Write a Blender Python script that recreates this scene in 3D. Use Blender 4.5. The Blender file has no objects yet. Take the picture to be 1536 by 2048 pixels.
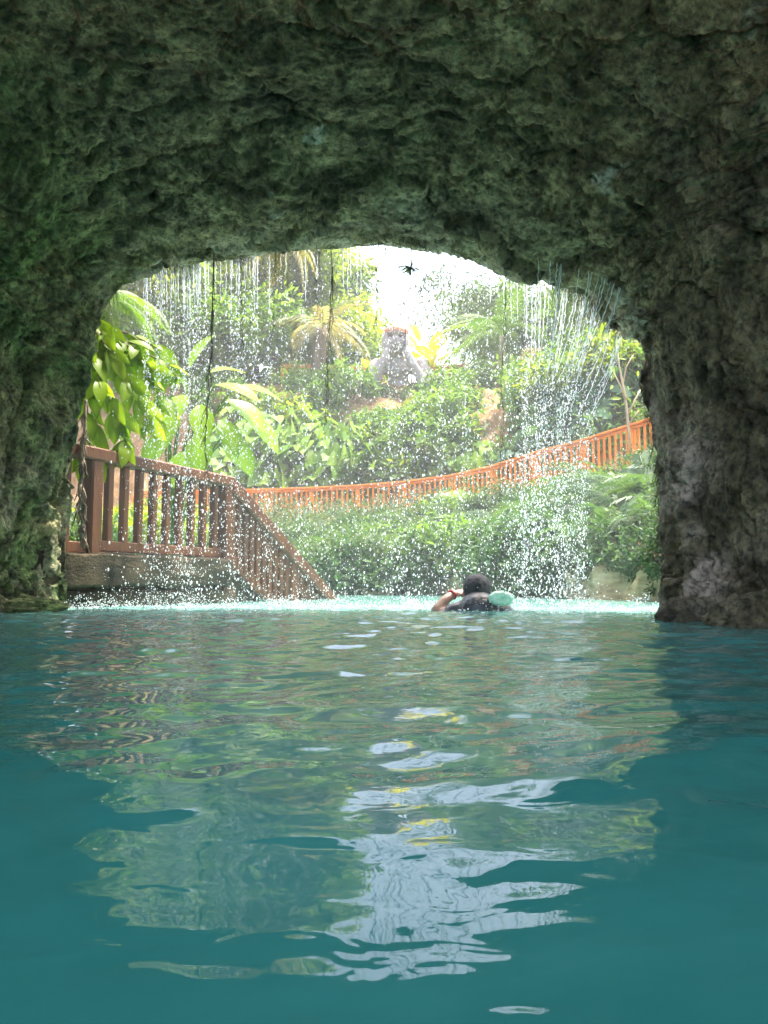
import bpy, bmesh, math, random
import numpy as np
from mathutils import Vector, Matrix

random.seed(7)
RNG = np.random.default_rng(7)
scene = bpy.context.scene
COL = scene.collection
R = math.radians

# ------------------------------------------------------------------ camera maths
FPX, HOR, CAMZ = 1539.0, 1168.0, 0.18
PITCH = math.atan((HOR - 1024.0) / FPX)


def at(px, py, D):
    """world point seen at photo pixel (px, py) that stands D metres ahead"""
    u, v = (px - 768.0) / FPX, (1024.0 - py) / FPX
    y = math.cos(PITCH) - math.sin(PITCH) * v
    z = math.sin(PITCH) + math.cos(PITCH) * v
    s = D / y
    return np.array([u * s, D, CAMZ + z * s])


def xat(px, D):
    return at(px, HOR, D)[0]


# ------------------------------------------------------------------ numpy noise
def _hash(ix, iy, iz, seed):
    n = (ix.astype(np.uint32) * np.uint32(374761393) + iy.astype(np.uint32) * np.uint32(668265263)
         + iz.astype(np.uint32) * np.uint32(2246822519) + np.uint32((seed * 3266489917) & 0xffffffff))
    n = (n ^ (n >> np.uint32(13))) * np.uint32(1274126177)
    n = (n ^ (n >> np.uint32(16))) * np.uint32(2654435761)
    return n ^ (n >> np.uint32(15))


def pnoise(p, seed=0):
    p = np.asarray(p, dtype=np.float64)
    i = np.floor(p).astype(np.int64)
    f = p - i
    u = f * f * f * (f * (f * 6 - 15) + 10)
    out = 0
    for dx in (0, 1):
        for dy in (0, 1):
            for dz in (0, 1):
                h = _hash(i[:, 0] + dx, i[:, 1] + dy, i[:, 2] + dz, seed)
                gx = ((h & 1023).astype(np.float64) / 511.5 - 1)
                gy = (((h >> np.uint32(10)) & 1023).astype(np.float64) / 511.5 - 1)
                gz = (((h >> np.uint32(20)) & 1023).astype(np.float64) / 511.5 - 1)
                d = gx * (f[:, 0] - dx) + gy * (f[:, 1] - dy) + gz * (f[:, 2] - dz)
                w = (u[:, 0] if dx else 1 - u[:, 0]) * (u[:, 1] if dy else 1 - u[:, 1]) * (u[:, 2] if dz else 1 - u[:, 2])
                out = out + w * d
    return out


def fbm(p, octv=4, seed=0, gain=0.5):
    a, s, t = 1.0, 1.0, 0
    for k in range(octv):
        t = t + a * pnoise(p * s, seed + k)
        a *= gain
        s *= 2.03
    return t


def ridged(p, octv=3, seed=0):
    a, s, t = 1.0, 1.0, 0
    for k in range(octv):
        t = t + a * (1 - 2 * np.abs(pnoise(p * s, seed + k)) * 1.6)
        a *= 0.5
        s *= 2.1
    return t


def worley(p, seed=0):
    """distance to the nearest and second nearest cell centre, and the nearest cell's random number"""
    i = np.floor(p).astype(np.int64)
    f1 = np.full(len(p), 9.0); f2 = np.full(len(p), 9.0); cid = np.zeros(len(p))
    for dx in (-1, 0, 1):
        for dy in (-1, 0, 1):
            for dz in (-1, 0, 1):
                c = i + np.array([dx, dy, dz])
                h = _hash(c[:, 0], c[:, 1], c[:, 2], seed)
                q = np.stack([(h & 1023) / 1023.0, ((h >> np.uint32(10)) & 1023) / 1023.0, ((h >> np.uint32(20)) & 1023) / 1023.0], 1)
                dist = np.linalg.norm(c + q - p, axis=1)
                near = dist < f1
                f2 = np.where(near, f1, np.minimum(f2, dist))
                cid = np.where(near, ((h >> np.uint32(5)) & 255) / 255.0, cid)
                f1 = np.where(near, dist, f1)
    return f1, f2, cid


def smooth(a, b, x):
    t = np.clip((x - a) / (b - a), 0, 1)
    return t * t * (3 - 2 * t)


# ------------------------------------------------------------------ mesh helpers
def mk(name, V, F, mat, parent=None, shade=True, tone=None):
    if not isinstance(F, (list, tuple)):
        F = [F]
    V = np.asarray(V, dtype=np.float32)
    F = [np.asarray(f, dtype=np.int32) for f in F if len(f)]
    me = bpy.data.meshes.new(name)
    me.vertices.add(len(V))
    me.vertices.foreach_set('co', V.ravel())
    loops = np.concatenate([f.ravel() for f in F])
    tot = np.concatenate([np.full(len(f), f.shape[1], dtype=np.int32) for f in F])
    st = np.concatenate([[0], np.cumsum(tot)[:-1]]).astype(np.int32)
    me.loops.add(len(loops))
    me.loops.foreach_set('vertex_index', loops)
    me.polygons.add(len(tot))
    me.polygons.foreach_set('loop_start', st)
    me.polygons.foreach_set('use_smooth', np.full(len(tot), bool(shade)))
    me.update(calc_edges=True)
    if tone is not None:
        a = me.attributes.new('tone', 'FLOAT', 'POINT')
        a.data.foreach_set('value', np.asarray(tone, dtype=np.float32))
    me.materials.append(mat)
    o = bpy.data.objects.new(name, me)
    COL.objects.link(o)
    if parent is not None:
        o.parent = parent
    return o


class MB:
    """collects shapes into one mesh"""
    def __init__(self):
        self.V, self.F, self.T, self.n = [], {}, [], 0

    def add(self, V, F, tone=0.5):
        V = np.asarray(V, dtype=np.float64)
        for f in (F if isinstance(F, list) else [F]):
            f = np.asarray(f)
            self.F.setdefault(f.shape[1], []).append(f + self.n)
        self.V.append(V)
        self.T.append(np.broadcast_to(np.asarray(tone, dtype=np.float64), (len(V),)))
        self.n += len(V)

    def build(self, name, mat, parent=None, shade=True):
        return mk(name, np.concatenate(self.V), [np.concatenate(v) for v in self.F.values()], mat, parent, shade,
                  np.concatenate(self.T))


def tube(pts, rad, sides=7, cap=True):
    P = np.asarray(pts, dtype=np.float64)
    n = len(P)
    rad = np.broadcast_to(np.asarray(rad, dtype=np.float64), (n,))
    T = np.gradient(P, axis=0)
    T /= np.linalg.norm(T, axis=1)[:, None] + 1e-12
    ref = np.array([0.0, 0, 1]) if abs(T[0][2]) < 0.9 else np.array([1.0, 0, 0])
    A = np.cross(T, ref)
    A /= np.linalg.norm(A, axis=1)[:, None] + 1e-12
    B = np.cross(T, A)
    an = np.linspace(0, 2 * np.pi, sides, endpoint=False)
    V = P[:, None, :] + rad[:, None, None] * (np.cos(an)[None, :, None] * A[:, None, :] + np.sin(an)[None, :, None] * B[:, None, :])
    V = V.reshape(-1, 3)
    i = np.arange(n - 1)[:, None] * sides
    j = np.arange(sides)[None, :]
    k = (j + 1) % sides
    F = np.stack([i + j, i + k, i + sides + k, i + sides + j], -1).reshape(-1, 4)
    Fs = [F]
    if cap:
        Fs.append(np.array([list(range(sides))[::-1], list(range((n - 1) * sides, n * sides))]))
    return V, Fs


def beam(a, b, w, h, up=(0, 0, 1)):
    """a bevel-edged bar from a to b, w wide (sideways), h tall"""
    a, b, up = np.array(a, float), np.array(b, float), np.array(up, float)
    d = b - a
    d /= np.linalg.norm(d)
    s = np.cross(d, up)
    s /= np.linalg.norm(s)
    u = np.cross(s, d)
    c = min(w, h) * 0.12
    prof = [(-w / 2 + c, -h / 2), (w / 2 - c, -h / 2), (w / 2, -h / 2 + c), (w / 2, h / 2 - c), (w / 2 - c, h / 2), (-w / 2 + c, h / 2), (-w / 2, h / 2 - c), (-w / 2, -h / 2 + c)]
    V = np.array([p + x * s + y * u for p in (a, b) for x, y in prof])
    F4 = np.array([[i, (i + 1) % 8, 8 + (i + 1) % 8, 8 + i] for i in range(8)])
    F8 = np.array([list(range(8))[::-1], list(range(8, 16))])
    return V, [F4, F8]


def grid_faces(nr, nc):
    i = np.arange(nr - 1)[:, None] * nc
    j = np.arange(nc - 1)[None, :]
    return np.stack([i + j, i + j + 1, i + nc + j + 1, i + nc + j], -1).reshape(-1, 4)


def frames(d, n):
    d = d / (np.linalg.norm(d, axis=1)[:, None] + 1e-9)
    y = np.cross(n, d)
    y /= np.linalg.norm(y, axis=1)[:, None] + 1e-9
    z = np.cross(d, y)
    return np.stack([d, y, z], -1)          # columns


def inst(tV, tF, M, pos, scale):
    N, k = len(pos), len(tV)
    V = np.einsum('nij,kj->nki', M, tV) * np.asarray(scale).reshape(-1, 1, 1) + pos[:, None, :]
    out = []
    for f in (tF if isinstance(tF, list) else [tF]):
        f = np.asarray(f)
        out.append((f[None] + (np.arange(N) * k)[:, None, None]).reshape(-1, f.shape[1]))
    return V.reshape(-1, 3), out


def unit(n, rng=RNG):
    v = rng.normal(size=(n, 3))
    return v / np.linalg.norm(v, axis=1)[:, None]


def catmull(P, u):
    """P (n, ...) control rows, u parameters in [0, n-1]"""
    n = len(P)
    i = np.clip(np.floor(u).astype(int), 0, n - 2)
    t = (u - i).reshape((-1,) + (1,) * (P.ndim - 1))
    p0, p1, p2, p3 = P[np.maximum(i - 1, 0)], P[i], P[i + 1], P[np.minimum(i + 2, n - 1)]
    return 0.5 * (2 * p1 + (p2 - p0) * t + (2 * p0 - 5 * p1 + 4 * p2 - p3) * t * t + (3 * p1 - p0 - 3 * p2 + p3) * t ** 3)


# ------------------------------------------------------------------ object helpers
def tag(o, label=None, cat=None, group=None, kind=None):
    if label: o['label'] = label
    if cat: o['category'] = cat
    if group: o['group'] = group
    if kind: o['kind'] = kind
    return o


def thing(name, loc, label, cat, group=None, rz=0.0, sc=1.0):
    o = bpy.data.objects.new(name, None)
    COL.objects.link(o)
    o.empty_display_size = 0.2
    o.location = [float(c) for c in loc]
    o.rotation_euler = (0, 0, rz)
    o.scale = (sc, sc, sc)
    return tag(o, label, cat, group)


def dup(root, loc, rz=0.0, sc=1.0, label=None, group=None, tilt=(0, 0)):
    r = root.copy()
    COL.objects.link(r)
    r.location = [float(c) for c in loc]
    r.rotation_euler = (tilt[0], tilt[1], rz)
    r.scale = (sc, sc, sc) if np.isscalar(sc) else sc
    if label: r['label'] = label
    if group: r['group'] = group
    for ch in list(root.children):
        c = ch.copy()
        COL.objects.link(c)
        c.parent = r
    return r


# ------------------------------------------------------------------ materials
def new_mat(name):
    m = bpy.data.materials.new(name)
    m.use_nodes = True
    nt = m.node_tree
    for n in list(nt.nodes):
        nt.nodes.remove(n)
    out = nt.nodes.new('ShaderNodeOutputMaterial')
    return m, nt, out


def N(nt, typ, **kw):
    n = nt.nodes.new(typ)
    for k, v in kw.items():
        if k in n.inputs:
            n.inputs[k].default_value = v
        else:
            setattr(n, k, v)
    return n


def ramp(nt, fac, stops):
    r = nt.nodes.new('ShaderNodeValToRGB')
    el = r.color_ramp.elements
    while len(el) < len(stops):
        el.new(0.5)
    for e, (p, c) in zip(el, stops):
        e.position = p
        e.color = (*c, 1) if len(c) == 3 else c
    nt.links.new(fac, r.inputs['Fac'])
    return r


def mixc(nt, fac, a, b, mode='MIX'):
    m = nt.nodes.new('ShaderNodeMix')
    m.data_type = 'RGBA'
    m.blend_type = mode
    for sock, val in ((m.inputs[0], fac), (m.inputs[6], a), (m.inputs[7], b)):
        if hasattr(val, 'is_linked') or hasattr(val, 'links'):
            nt.links.new(val, sock)
        elif isinstance(val, (int, float)):
            sock.default_value = val
        else:
            sock.default_value = (*val, 1)
    return m.outputs[2]


def geo_pos(nt):
    return nt.nodes.new('ShaderNodeNewGeometry').outputs['Position']


def noise(nt, vec, scale, detail=4, rough=0.55, dist=0.0):
    n = N(nt, 'ShaderNodeTexNoise', Scale=scale, Detail=detail, Roughness=rough, Distortion=dist)
    nt.links.new(vec, n.inputs['Vector'])
    return n.outputs['Fac']


def mapping(nt, vec, scale):
    m = N(nt, 'ShaderNodeMapping')
    m.inputs['Scale'].default_value = scale
    nt.links.new(vec, m.inputs['Vector'])
    return m.outputs['Vector']


def leaf_mat(name, dark, light, transl=0.4, gloss=0.55, scale=0.9, tcol=None):
    m, nt, out = new_mat(name)
    p = geo_pos(nt)
    nz = noise(nt, p, scale, 3)
    at_ = N(nt, 'ShaderNodeAttribute', attribute_name='tone')
    mix = N(nt, 'ShaderNodeMath', operation='MULTIPLY_ADD')
    nt.links.new(nz, mix.inputs[0]); mix.inputs[1].default_value = 0.9
    nt.links.new(at_.outputs['Fac'], mix.inputs[2])
    sub = N(nt, 'ShaderNodeMath', operation='SUBTRACT'); nt.links.new(mix.outputs[0], sub.inputs[0]); sub.inputs[1].default_value = 0.45
    col = mixc(nt, sub.outputs[0], dark, light)
    b = N(nt, 'ShaderNodeBsdfPrincipled', Roughness=gloss)
    b.inputs['Specular IOR Level'].default_value = 0.22
    nt.links.new(col, b.inputs['Base Color'])
    t = N(nt, 'ShaderNodeBsdfTranslucent')
    tc = mixc(nt, 1.0, col, tcol or (1.5, 1.55, 0.55), 'MULTIPLY')
    nt.links.new(tc, t.inputs['Color'])
    mx = N(nt, 'ShaderNodeMixShader', Fac=transl)
    nt.links.new(b.outputs[0], mx.inputs[1]); nt.links.new(t.outputs[0], mx.inputs[2])
    nt.links.new(mx.outputs[0], out.inputs['Surface'])
    return m


def plain(name, c1, c2, scale=6, rough=0.7, bump=0.3, stretch=(1, 1, 1), spec=0.3, bscale=30):
    m, nt, out = new_mat(name)
    p = mapping(nt, geo_pos(nt), stretch)
    nz = noise(nt, p, scale, 6, 0.6)
    r = ramp(nt, nz, [(0.32, c1), (0.68, c2)])
    b = N(nt, 'ShaderNodeBsdfPrincipled', Roughness=rough)
    b.inputs['Specular IOR Level'].default_value = spec
    nt.links.new(r.outputs[0], b.inputs['Base Color'])
    bp = N(nt, 'ShaderNodeBump', Strength=bump, Distance=0.02)
    nt.links.new(noise(nt, p, bscale, 5), bp.inputs['Height'])
    nt.links.new(bp.outputs[0], b.inputs['Normal'])
    nt.links.new(b.outputs[0], out.inputs['Surface'])
    return m


M = {}
# cave rock: grey-green algae covered limestone with paler and browner patches
def cave_mat():
    m, nt, out = new_mat('cave_limestone')
    p = geo_pos(nt)
    big = noise(nt, p, 0.9, 4, 0.6, 0.4)
    mid = noise(nt, p, 4.5, 7, 0.68, 0.3)
    fin = noise(nt, p, 26, 6, 0.7)
    green = ramp(nt, mid, [(0.34, (0.045, 0.037, 0.017)), (0.5, (0.22, 0.168, 0.08)), (0.66, (0.47, 0.36, 0.19))])
    brown = ramp(nt, mid, [(0.34, (0.06, 0.046, 0.03)), (0.5, (0.24, 0.185, 0.125)), (0.68, (0.50, 0.40, 0.29))])
    bm = ramp(nt, big, [(0.57, (0, 0, 0)), (0.74, (.75, .75, .75))])
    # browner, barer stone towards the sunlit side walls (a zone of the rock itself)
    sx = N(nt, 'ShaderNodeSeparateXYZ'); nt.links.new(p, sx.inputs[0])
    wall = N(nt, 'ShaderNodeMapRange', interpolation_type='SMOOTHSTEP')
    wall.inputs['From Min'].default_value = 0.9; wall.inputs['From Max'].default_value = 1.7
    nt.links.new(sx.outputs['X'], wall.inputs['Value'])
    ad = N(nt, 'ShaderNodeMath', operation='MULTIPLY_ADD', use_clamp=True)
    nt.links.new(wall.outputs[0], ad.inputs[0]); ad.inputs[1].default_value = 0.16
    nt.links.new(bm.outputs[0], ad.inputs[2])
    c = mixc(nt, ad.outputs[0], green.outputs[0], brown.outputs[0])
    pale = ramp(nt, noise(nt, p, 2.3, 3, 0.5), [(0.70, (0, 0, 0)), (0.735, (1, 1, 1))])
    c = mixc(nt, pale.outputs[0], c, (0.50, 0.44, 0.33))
    # mossier, greener stone on the left wall
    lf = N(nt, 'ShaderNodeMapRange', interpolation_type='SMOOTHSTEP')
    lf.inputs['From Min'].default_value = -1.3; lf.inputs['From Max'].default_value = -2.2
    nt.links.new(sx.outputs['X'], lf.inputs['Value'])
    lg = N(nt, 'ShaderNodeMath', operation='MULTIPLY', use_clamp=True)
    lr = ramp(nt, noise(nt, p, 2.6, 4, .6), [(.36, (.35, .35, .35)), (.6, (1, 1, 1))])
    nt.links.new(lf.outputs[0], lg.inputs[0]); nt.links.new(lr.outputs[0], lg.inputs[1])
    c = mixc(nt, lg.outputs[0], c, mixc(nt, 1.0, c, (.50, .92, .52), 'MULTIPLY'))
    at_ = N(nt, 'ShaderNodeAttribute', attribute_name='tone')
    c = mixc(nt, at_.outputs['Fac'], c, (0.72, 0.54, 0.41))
    spk = ramp(nt, fin, [(0.36, (0.22, 0.22, 0.22)), (0.56, (1.2, 1.2, 1.2))])
    c = mixc(nt, 0.9, c, spk.outputs[0], 'MULTIPLY')
    b = N(nt, 'ShaderNodeBsdfPrincipled', Roughness=0.72)
    b.inputs['Specular IOR Level'].default_value = 0.3
    nt.links.new(c, b.inputs['Base Color'])
    vo = N(nt, 'ShaderNodeTexVoronoi', Scale=42.0); vo.feature = 'F1'
    nt.links.new(p, vo.inputs['Vector'])
    b0 = N(nt, 'ShaderNodeBump', Strength=0.75, Distance=0.012)
    nt.links.new(vo.outputs['Distance'], b0.inputs['Height'])
    b1 = N(nt, 'ShaderNodeBump', Strength=0.9, Distance=0.03)
    nt.links.new(b0.outputs[0], b1.inputs['Normal'])
    nt.links.new(noise(nt, p, 34, 8, 0.72, 0.6), b1.inputs['Height'])
    b2 = N(nt, 'ShaderNodeBump', Strength=0.6, Distance=0.012)
    nt.links.new(noise(nt, p, 120, 4, 0.7), b2.inputs['Height'])
    nt.links.new(b1.outputs[0], b2.inputs['Normal'])
    nt.links.new(b2.outputs[0], b.inputs['Normal'])
    nt.links.new(b.outputs[0], out.inputs['Surface'])
    return m


def water_mat():
    m, nt, out = new_mat('milky_turquoise_water')
    p = geo_pos(nt)
    nz = noise(nt, p, 2.2, 5, .6, 1.2)
    inner_teal = ramp(nt, nz, [(0.3, (0.022, 0.155, 0.128)), (0.55, (0.034, 0.195, 0.162)), (0.75, (0.058, 0.24, 0.20))])
    # the water turns paler towards the cave mouth and stays so beyond
    sx = N(nt, 'ShaderNodeSeparateXYZ'); nt.links.new(p, sx.inputs[0])
    sh = N(nt, 'ShaderNodeMapRange', interpolation_type='SMOOTHSTEP')
    sh.inputs['From Min'].default_value = 0.7; sh.inputs['From Max'].default_value = 4.8
    nt.links.new(sx.outputs['Y'], sh.inputs['Value'])
    c = mixc(nt, sh.outputs[0], inner_teal.outputs[0], (0.125, 0.30, 0.258))
    b = N(nt, 'ShaderNodeBsdfPrincipled', Roughness=0.015, IOR=1.333)
    nt.links.new(c, b.inputs['Base Color'])
    bp = N(nt, 'ShaderNodeBump', Strength=0.11, Distance=0.01)
    nt.links.new(noise(nt, mapping(nt, p, (1, 1.4, 1)), 16, 2, 0.45, 0.6), bp.inputs['Height'])
    nt.links.new(bp.outputs[0], b.inputs['Normal'])
    nt.links.new(b.outputs[0], out.inputs['Surface'])
    return m


def drop_mat():
    m, nt, out = new_mat('falling_water')
    d = N(nt, 'ShaderNodeBsdfDiffuse', Color=(0.9, 0.93, 0.95, 1))
    t = N(nt, 'ShaderNodeBsdfTranslucent', Color=(0.95, 0.97, 0.98, 1))
    a = N(nt, 'ShaderNodeMixShader', Fac=0.75)
    nt.links.new(d.outputs[0], a.inputs[1]); nt.links.new(t.outputs[0], a.inputs[2])
    gl = N(nt, 'ShaderNodeBsdfGlass', Roughness=0.0, IOR=1.333)
    e = N(nt, 'ShaderNodeMixShader', Fac=0.2)
    nt.links.new(a.outputs[0], e.inputs[1]); nt.links.new(gl.outputs[0], e.inputs[2])
    nt.links.new(e.outputs[0], out.inputs['Surface'])
    return m


def earth_mat():
    m, nt, out = new_mat('earth_and_limestone')
    p = geo_pos(nt)
    st = mapping(nt, p, (1, 1, 0.35))
    nz = noise(nt, st, 2.2, 7, 0.65, 0.5)
    soil = ramp(nt, nz, [(0.3, (0.11, 0.055, 0.02)), (0.5, (0.32, 0.18, 0.075)), (0.7, (0.50, 0.33, 0.17))])
    rock = ramp(nt, noise(nt, mapping(nt, p, (1, 1, 3)), 3.0, 7, 0.65), [(0.3, (0.16, 0.11, 0.06)), (0.5, (0.42, 0.32, 0.17)), (0.7, (0.55, 0.45, 0.28))])
    sx = N(nt, 'ShaderNodeSeparateXYZ'); nt.links.new(p, sx.inputs[0])
    mr = N(nt, 'ShaderNodeMapRange'); mr.inputs['From Min'].default_value = 0.3; mr.inputs['From Max'].default_value = 0.8
    nt.links.new(sx.outputs['Z'], mr.inputs['Value'])
    c = mixc(nt, mr.outputs[0], rock.outputs[0], soil.outputs[0])
    b = N(nt, 'ShaderNodeBsdfPrincipled', Roughness=0.9)
    b.inputs['Specular IOR Level'].default_value = 0.15
    nt.links.new(c, b.inputs['Base Color'])
    bp = N(nt, 'ShaderNodeBump', Strength=0.8, Distance=0.08)
    nt.links.new(noise(nt, st, 9, 7, 0.7), bp.inputs['Height'])
    nt.links.new(bp.outputs[0], b.inputs['Normal'])
    nt.links.new(b.outputs[0], out.inputs['Surface'])
    return m


M['cave'] = cave_mat()
M['water'] = water_mat()
M['drop'] = drop_mat()
M['earth'] = earth_mat()
M['path'] = plain('trodden_path', (0.30, 0.22, 0.15), (0.45, 0.36, 0.27), 3, 0.9)
M['concrete'] = plain('mossy_concrete', (0.008, 0.008, 0.004), (0.085, 0.062, 0.034), 2.6, 0.85, 0.7, (1, 1, 1.6), 0.2, 40)
M['wood'] = plain('red_brown_wood', (0.070, 0.020, 0.004), (0.155, 0.049, 0.011), 4, 0.5, 0.35, (1, 1, 0.25), 0.4, 25)
M['orange'] = plain('orange_painted_wood', (0.60, 0.175, 0.009), (0.72, 0.245, 0.016), 5, 0.5, 0.2)
M['bark'] = plain('bark', (0.10, 0.07, 0.045), (0.24, 0.18, 0.12), 5, 0.9, 0.8, (1, 1, 0.3))
M['palebark'] = plain('pale_bark', (0.30, 0.24, 0.15), (0.48, 0.40, 0.27), 5, 0.8, 0.5, (1, 1, 0.3))
M['root'] = plain('dark_root', (0.07, 0.055, 0.035), (0.22, 0.17, 0.11), 12, 0.8, 0.5)
M['statue'] = plain('grey_carved_stone', (0.24, 0.20, 0.185), (0.40, 0.345, 0.32), 3, 0.85, 0.5)
M['band'] = plain('orange_headband_paint', (0.55, 0.20, 0.10), (0.68, 0.30, 0.17), 6, 0.7, 0.2)
M['cap'] = plain('pink_painted_stone', (0.50, 0.34, 0.29), (0.62, 0.45, 0.39), 4, 0.8, 0.3)
M['skin'] = plain('skin', (0.34, 0.19, 0.13), (0.42, 0.25, 0.17), 12, 0.45, 0.1, spec=0.5)
M['hair'] = plain('black_hair', (0.006, 0.005, 0.005), (0.018, 0.016, 0.015), 40, 0.55, 0.6, (1, 1, 0.3), 0.5, 120)
M['shirt'] = plain('wet_dark_shirt', (0.03, 0.028, 0.03), (0.07, 0.065, 0.07), 14, 0.3, 0.5, spec=0.5)
M['red'] = plain('red_wristband', (0.45, 0.03, 0.035), (0.55, 0.05, 0.05), 14, 0.4, 0.1)
M['mint'] = plain('mint_green_vinyl', (0.50, 0.85, 0.58), (0.60, 0.90, 0.66), 8, 0.25, 0.1, spec=0.5)
M['rockpale'] = plain('pale_boulder', (0.32, 0.26, 0.19), (0.52, 0.45, 0.36), 3, 0.9, 0.8)

M['leaf_mid'] = leaf_mat('leaf_mid_green', (0.045, 0.10, 0.018), (0.15, 0.25, 0.045))
M['leaf_dark'] = leaf_mat('leaf_dark_green', (0.025, 0.065, 0.022), (0.075, 0.15, 0.05), 0.3)
M['leaf_grey'] = leaf_mat('leaf_grey_green', (0.036, 0.068, 0.034), (0.115, 0.17, 0.085), 0.3)
M['leaf_yel'] = leaf_mat('leaf_yellow_green', (0.10, 0.16, 0.014), (0.27, 0.33, 0.035), 0.5)
M['leaf_lime'] = leaf_mat('leaf_lime', (0.09, 0.19, 0.02), (0.24, 0.36, 0.05), 0.4)
M['leaf_blue'] = leaf_mat('leaf_blue_green', (0.025, 0.075, 0.035), (0.085, 0.17, 0.085), 0.25)
M['leaf_bright'] = leaf_mat('leaf_backlit_bright', (0.10, 0.19, 0.010), (0.26, 0.36, 0.025), 0.6, 0.35, 3)
M['leaf_gold'] = leaf_mat('leaf_golden_yellow', (0.42, 0.40, 0.02), (0.66, 0.60, 0.04), 0.4)
M['leaf_straw'] = leaf_mat('frond_straw', (0.16, 0.17, 0.06), (0.34, 0.31, 0.14), 0.4, tcol=(1.3, 1.2, 0.7))
M['fern'] = leaf_mat('fern_green', (0.03, 0.075, 0.03), (0.095, 0.165, 0.07), 0.3)

# ------------------------------------------------------------------ leaf templates
OVAL_V = np.array([[0, 0, 0], [.28, -.17, .05], [.68, -.16, .03], [1, 0, -.10], [.68, .16, .03], [.28, .17, .05]], float)
OVAL_F = np.array([[0, 1, 2, 3], [0, 3, 4, 5]])
# broad long leaf, bent down along its midrib: rows of three
def long_leaf(rows=7, width=0.2, droop=0.35, cup=0.05, shape=1.0):
    V = []
    for i in range(rows):
        t = i / (rows - 1)
        w = width * math.sin(math.pi * min(1, t ** shape * 0.96 + 0.04)) ** 0.8 + 0.004
        x, z = t * (1 - 0.25 * droop * t), -droop * t * t
        V += [[x, -w, z + cup * w / width], [x, 0, z], [x, w, z + cup * w / width]]
    F = []
    for i in range(rows - 1):
        a = 3 * i
        F += [[a, a + 1, a + 4, a + 3], [a + 1, a + 2, a + 5, a + 4]]
    return np.array(V), np.array(F)


def heart_leaf():
    out = [(0.0, 0.0), (-.18, .16), (-.16, .34), (.05, .46), (.32, .42), (.62, .26), (.86, .10), (1.02, 0.0)]
    pts = out + [(x, -y) for x, y in out[-2:0:-1]]
    mid = [(0.33, 0)]
    V = [[x, y, 0.10 * abs(y) - 0.22 * max(0, x) ** 2] for x, y in pts] + [[0.33, 0, -0.05]]
    n = len(pts)
    return np.array(V), np.array([[i, (i + 1) % n, n] for i in range(n)])


def frond(pairs=16, leaf=0.2, lw=0.022, droop=0.5, hang=0.25, rise=0.25, gap=0.12):
    """pinnate frond of unit length along x, arching up then down"""
    V, F = [], []
    def c(t):
        return np.array([t * (1 - 0.18 * droop * t), 0, rise * t - (droop + rise) * t * t])
    for i in range(14):
        t0, t1 = i / 14, (i + 1) / 14
        w = 0.008 * (1 - 0.7 * t0)
        a, b = c(t0), c(t1)
        k = len(V)
        V += [a + [0, -w, 0], a + [0, w, 0], b + [0, w * .9, 0], b + [0, -w * .9, 0]]
        F.append([k, k + 1, k + 2, k + 3])
    for i in range(pairs):
        t = gap + (1 - gap) * (i + 0.5) / pairs
        p = c(t)
        L = leaf * (math.sin(math.pi * (0.15 + 0.85 * t)) ** 0.7 + 0.12)
        for s in (-1, 1):
            d = np.array([0.45 + 0.3 * t, s * 1.0, -hang - 0.1 * ((i * 7) % 3)])
            d /= np.linalg.norm(d)
            q = np.array([lw * 1.0, 0, 0.0])
            m = p + d * L * 0.5 + [0, 0, 0.04 * L]
            e = p + d * L + [0, 0, -hang * 0.6 * L]
            k = len(V)
            V += [p - q * .35, m - q, e, m + q]
            F.append([k, k + 1, k + 2, k + 3])
    return np.array(V), np.array(F)


HEART_V, HEART_F = heart_leaf()
LONG_V, LONG_F = long_leaf()
BROAD_V, BROAD_F = long_leaf(7, 0.27, 0.3)
BAN_V, BAN_F = long_leaf(9, 0.2, 0.55, 0.03)
FERN_V, FERN_F = frond(20, 0.17, 0.021, 0.65, 0.12, 0.5, 0.06)
PALM_V, PALM_F = frond(34, 0.26, 0.011, 0.55, 0.35, 0.45)

# ================================================================== SETTING: cave rock
WL = 0.0
A_px = [(118, None, 5.7), (118, None, 5.7), (118, 1100, 5.7), (126, 930, 5.7), (148, 840, 5.6), (172, 740, 5.6), (186, 655, 5.5), (240, 575, 5.5),
        (325, 528, 5.5), (450, 505, 5.5), (600, 490, 5.5), (760, 476, 5.5), (870, 476, 5.5), (960, 500, 5.4), (1080, 535, 5.3), (1160, 586, 5.2),
        (1225, 650, 5.0), (1295, 690, 4.8), (1282, 770, 4.6), (1312, 850, 4.5), (1325, 960, 4.4), (1335, 1100, 4.3), (1345, None, 4.2), (1345, None, 4.2)]
B_px = [(85, None, 5.3), (85, None, 5.3), (84, 1090, 5.3), (96, 930, 5.3), (100, 830, 5.2), (105, 740, 5.2), (150, 630, 5.1), (200, 530, 5.0),
        (280, 468, 5.0), (400, 450, 4.95), (560, 440, 4.9), (760, 434, 4.9), (880, 446, 4.85), (980, 470, 4.8), (1080, 505, 4.7), (1195, 535, 4.6),
        (1290, 596, 4.5), (1325, 680, 4.35), (1340, 760, 4.2), (1362, 860, 4.1), (1380, 960, 4.0), (1395, 1100, 3.9), (1405, None, 3.8), (1405, None, 3.8)]


def ring_px(lst):
    out = []
    for k, (px, py, D) in enumerate(lst):
        z = -1.0 if k in (0, len(lst) - 1) else 0.0
        out.append(at(px, py, D) if py is not None else np.array([xat(px, D), D, z]))
    return np.array(out)


A_px = [(a, b, D + 0.35 * math.exp(-((k - 12) / 4.5) ** 4)) for k, (a, b, D) in enumerate(A_px)]
RA, RB = ring_px(A_px), ring_px(B_px)
phi = np.arctan2(np.maximum(RB[:, 2], 0), RB[:, 0] - 0.0)


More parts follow.
